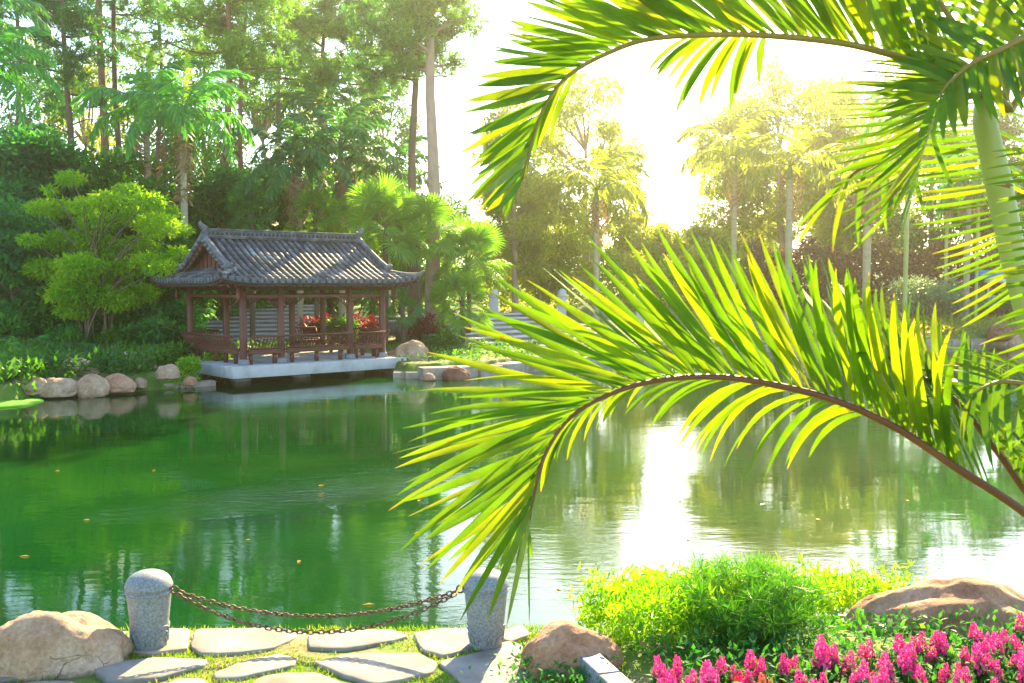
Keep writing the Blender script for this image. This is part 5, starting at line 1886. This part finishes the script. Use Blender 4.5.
# snapdragons
def snap_meshes(seed, col):
    r = np.random.default_rng(seed)
    g = MB()
    C, D, N = [], [], []
    for k in range(5):
        a, rad = r.uniform(0, 6.28), r.uniform(0, .07)
        tx, ty = math.cos(a) * rad, math.sin(a) * rad
        h = r.uniform(.2, .3)
        g.tube([(tx * .3, ty * .3, -.02), (tx * .8, ty * .8, h * .6), (tx, ty, h)], [.005, .004, .003], 5, cap=False)
        for j in range(26):
            t = r.uniform(.1, 1)
            C.append((tx * t, ty * t, h * t))
            D.append(np.append(r.normal(size=2), r.uniform(.1, .7)))
            N.append((r.normal() * .4, r.normal() * .4, 1))
    n = len(C)
    g.leaves(C, D, N, r.uniform(.04, .075, n), r.uniform(.014, .026, n))
    f = MB()
    sp = [(0, 0, r.uniform(.34, .40))] + [(r.normal() * .045, r.normal() * .045, r.uniform(.28, .36)) for _ in range(int(r.integers(1, 3)))]
    for (x, y, top) in sp:
        L_ = r.uniform(.09, .14)
        g.tube([(x * .4, y * .4, 0), (x, y, top)], [.004, .002], 5, cap=False)
        nf = int(L_ / .0062)
        for j in range(nf):
            t = j / nf
            z = top - L_ * (1 - t)
            a = j * 2.399
            rad = .026 * (1 - .65 * t)
            o = np.array((x + math.cos(a) * rad, y + math.sin(a) * rad, z))
            s = (.021 - .012 * t) * r.uniform(.85, 1.2)
            out = np.array((math.cos(a), math.sin(a), .25))
            sd = np.array((-math.sin(a), math.cos(a), 0))
            # tube, two upper lobes, three lower lobes, ruffled
            for ang, k2 in ((.9, 1.1), (2.2, 1.1), (3.9, .95), (4.71, 1.05), (5.5, .95)):
                u_ = sd * math.cos(ang) + np.array((0, 0, 1)) * math.sin(ang)
                pd = u_ * .85 + out * .55 + r.normal(size=3) * .12
                f.leaves([o], [pd], [out + r.normal(size=3) * .2], [s * k2 * 1.25], [s * 1.15])
            f.leaves([o - out * .01], [out], [sd], [s * 1.2], [s * .9])
    return g.mesh('foliage', M['flower_leaf']), f.mesh('flower_spike', M[col])


SN = {c_: [snap_meshes(600 + i * 7 + len(c_), c_) for i in range(3)] for c_ in ('pink', 'red_flower', 'coral')}
z4 = [(55, 410, 'coral'), (140, 410, 'pink'), (20, 490, 'pink'), (300, 385, 'pink'), (330, 420, 'pink'), (390, 435, 'pink'), (470, 385, 'pink'), (560, 400, 'pink'), (530, 470, 'pink'), (620, 430, 'pink'), (500, 500, 'pink'),
      (430, 510, 'pink'), (740, 370, 'pink'), (750, 450, 'pink'), (800, 400, 'pink'), (860, 430, 'pink'), (850, 340, 'pink'), (930, 370, 'pink'), (990, 330, 'pink'), (1000, 430, 'pink'), (960, 350, 'pink'), (70, 490, 'coral'),
      (215, 490, 'pink'), (1015, 300, 'pink'), (900, 395, 'pink'), (700, 360, 'pink'), (585, 440, 'pink'), (260, 400, 'pink'), (640, 470, 'pink'), (200, 430, 'pink'), (520, 420, 'pink'), (780, 480, 'pink'), (660, 540, 'pink'), (340, 540, 'pink'), (900, 520, 'pink'), (1040, 380, 'pink'), (1060, 460, 'pink')]
z3 = [(545, 425, 'pink'), (605, 425, 'pink'), (650, 455, 'pink'), (700, 440, 'pink'), (590, 480, 'pink'), (720, 480, 'pink'), (795, 425, 'pink'), (850, 415, 'pink'), (845, 460, 'red_flower'), (895, 380, 'coral'), (900, 450, 'coral'), (800, 480, 'coral')]
heads0 = [(744 + x * .2734, 540 + y * .2734, c_) for x, y, c_ in z4] + [(500 + x * .293, 540 + y * .293, c_) for x, y, c_ in z3]
rh = random.Random(12)
heads = []
for px, py, c_ in heads0:
    heads.append((px, py, c_))
    if c_ == 'pink' and rh.random() < .4:
        heads.append((px + rh.choice((-1, 1)) * rh.uniform(6, 13), py + rh.uniform(-4, 7), 'pink'))
LBL = {'pink': ('deep pink snapdragon in the flower bed at the lower right', 'pink snapdragons in the flower bed'), 'red_flower': ('crimson snapdragon standing among the pink ones', 'crimson snapdragons in the flower bed'), 'coral': ('coral orange snapdragon among the pink ones', 'coral snapdragons in the flower bed')}
for i, (px, py, c_) in enumerate(heads):
    p = on(px, py, .6 + .25)
    root = tag(empty('snapdragon', (p.x, p.y, .59), random.uniform(0, 6.28), random.uniform(.68, 1.02) * (.72 if c_ != 'pink' else 1)), LBL[c_][0], 'flower', LBL[c_][1])
    g, f = SN[c_][i % 3]
    link('foliage', g, root)
    link('flower_spike', f, root, None, (random.uniform(-.08, .08), random.uniform(-.08, .08), 0))
# leafy bed under the flowers
r = np.random.default_rng(530)
P = r.uniform((.7, 4.6), (4.6, 7.0), (9000, 2))
P = P[(P[:, 0] > .98 + (5.9 - P[:, 1]) * .25 + 0 * P[:, 1]) & (P[:, 1] < 6.55 + .12 * P[:, 0])]
k = len(P)
c = np.stack([P[:, 0], P[:, 1], .58 + r.uniform(0, .24, k)], 1)
tag(MB().leaves(c, dirs(k, .6, r), r.normal(size=(k, 3)) * .5 + (0, 0, 1), r.uniform(.04, .08, k), r.uniform(.018, .03, k)).build('flower_bed_foliage', M['flower_leaf']), 'dense green foliage of the flower bed', 'foliage', None, 'stuff')
# round-leaved plants in front of the red rock, leafy tuft in front of the kerb
pr = on(905, 640, .5)
r = np.random.default_rng(540)
P = r.normal(size=(420, 2)) * (.5, .14) + (pr.x, pr.y - .1)
c = np.stack([P[:, 0], P[:, 1], .42 + r.uniform(0, .28, len(P))], 1)
tag(MB().leaves(c, dirs(len(P), .5, r), r.normal(size=c.shape) * .5 + (0, -.5, 1), r.uniform(.04, .07, len(P)), r.uniform(.04, .06, len(P))).build('round_leaved_plants', M['leaf_mid']), 'round-leaved plants at the foot of the long reddish rock', 'plants', None, 'stuff')
pr = on(562, 680, .6)
P = r.normal(size=(900, 2)) * (.17, .17) + (pr.x, pr.y)
P = P[P[:, 0] < .62 + (6.7 - P[:, 1]) * .3]
c = np.stack([P[:, 0], P[:, 1], .6 + r.uniform(0, .12, len(P))], 1)
tag(MB().leaves(c, dirs(len(P), .6, r), r.normal(size=c.shape) * .5 + (0, 0, 1), r.uniform(.03, .06, len(P)), r.uniform(.016, .028, len(P))).build('leafy_tuft', M['flower_leaf']), 'leafy green plants between pinkish boulder and granite kerb', 'plants', None, 'stuff')
# dry leaf litter tuft at the foot of the left bollard
pr = on(124, 645, .62)
P = r.normal(size=(160, 2)) * (.06, .05) + (pr.x, pr.y)
c = np.stack([P[:, 0], P[:, 1], np.full(len(P), .6)], 1)
tag(MB().leaves(c, dirs(len(P), 1.2, r), r.normal(size=c.shape), r.uniform(.08, .16, len(P)), .01).build('grass_tuft', M['grass']), 'grass tuft between sandstone boulder and bollard', 'grass', None, 'stuff')

# fallen leaves drifting on the water
for i, (px, py) in enumerate([(375, 604), (318, 486), (30, 556), (420, 500), (152, 470), (245, 540), (90, 520), (690, 540), (820, 520), (905, 500), (300, 560), (760, 505), (60, 470), (560, 590)]):
    p = on(px, py, .006)
    q = random.uniform(0, 6.28)
    o = MB().leaves([(0, 0, 0)], [(math.cos(q), math.sin(q), .05)], [(.1, 0, 1)], [random.uniform(.07, .13)], [.045]).build('floating_leaf', M['frond_old'], None, loc=tuple(p))
    tag(o, 'single yellowed leaf drifting on the open pond', 'leaf', 'fallen leaves drifting on the pond')

# ------------------------------------------------------------------ warm haze added to stand in for the sun's flare glow
hz_, t, b, out = newmat('glow_haze')
t.nodes.remove(b)
pvn = t.nodes.new('ShaderNodeVolumePrincipled')
pvn.inputs['Color'].default_value = (1, .93, .72, 1)  # warmth of the glow put into the haze colour
pvn.inputs['Density'].default_value = .0009
pvn.inputs['Anisotropy'].default_value = .86
t.links.new(pvn.outputs[0], out.inputs['Volume'])
hb = MB().box((0, 108, 13.7), (350, 270, 32.6)).build('haze', hz_)
tag(hb, 'pale haze added over the pond to glow in the sun', kind='stuff')
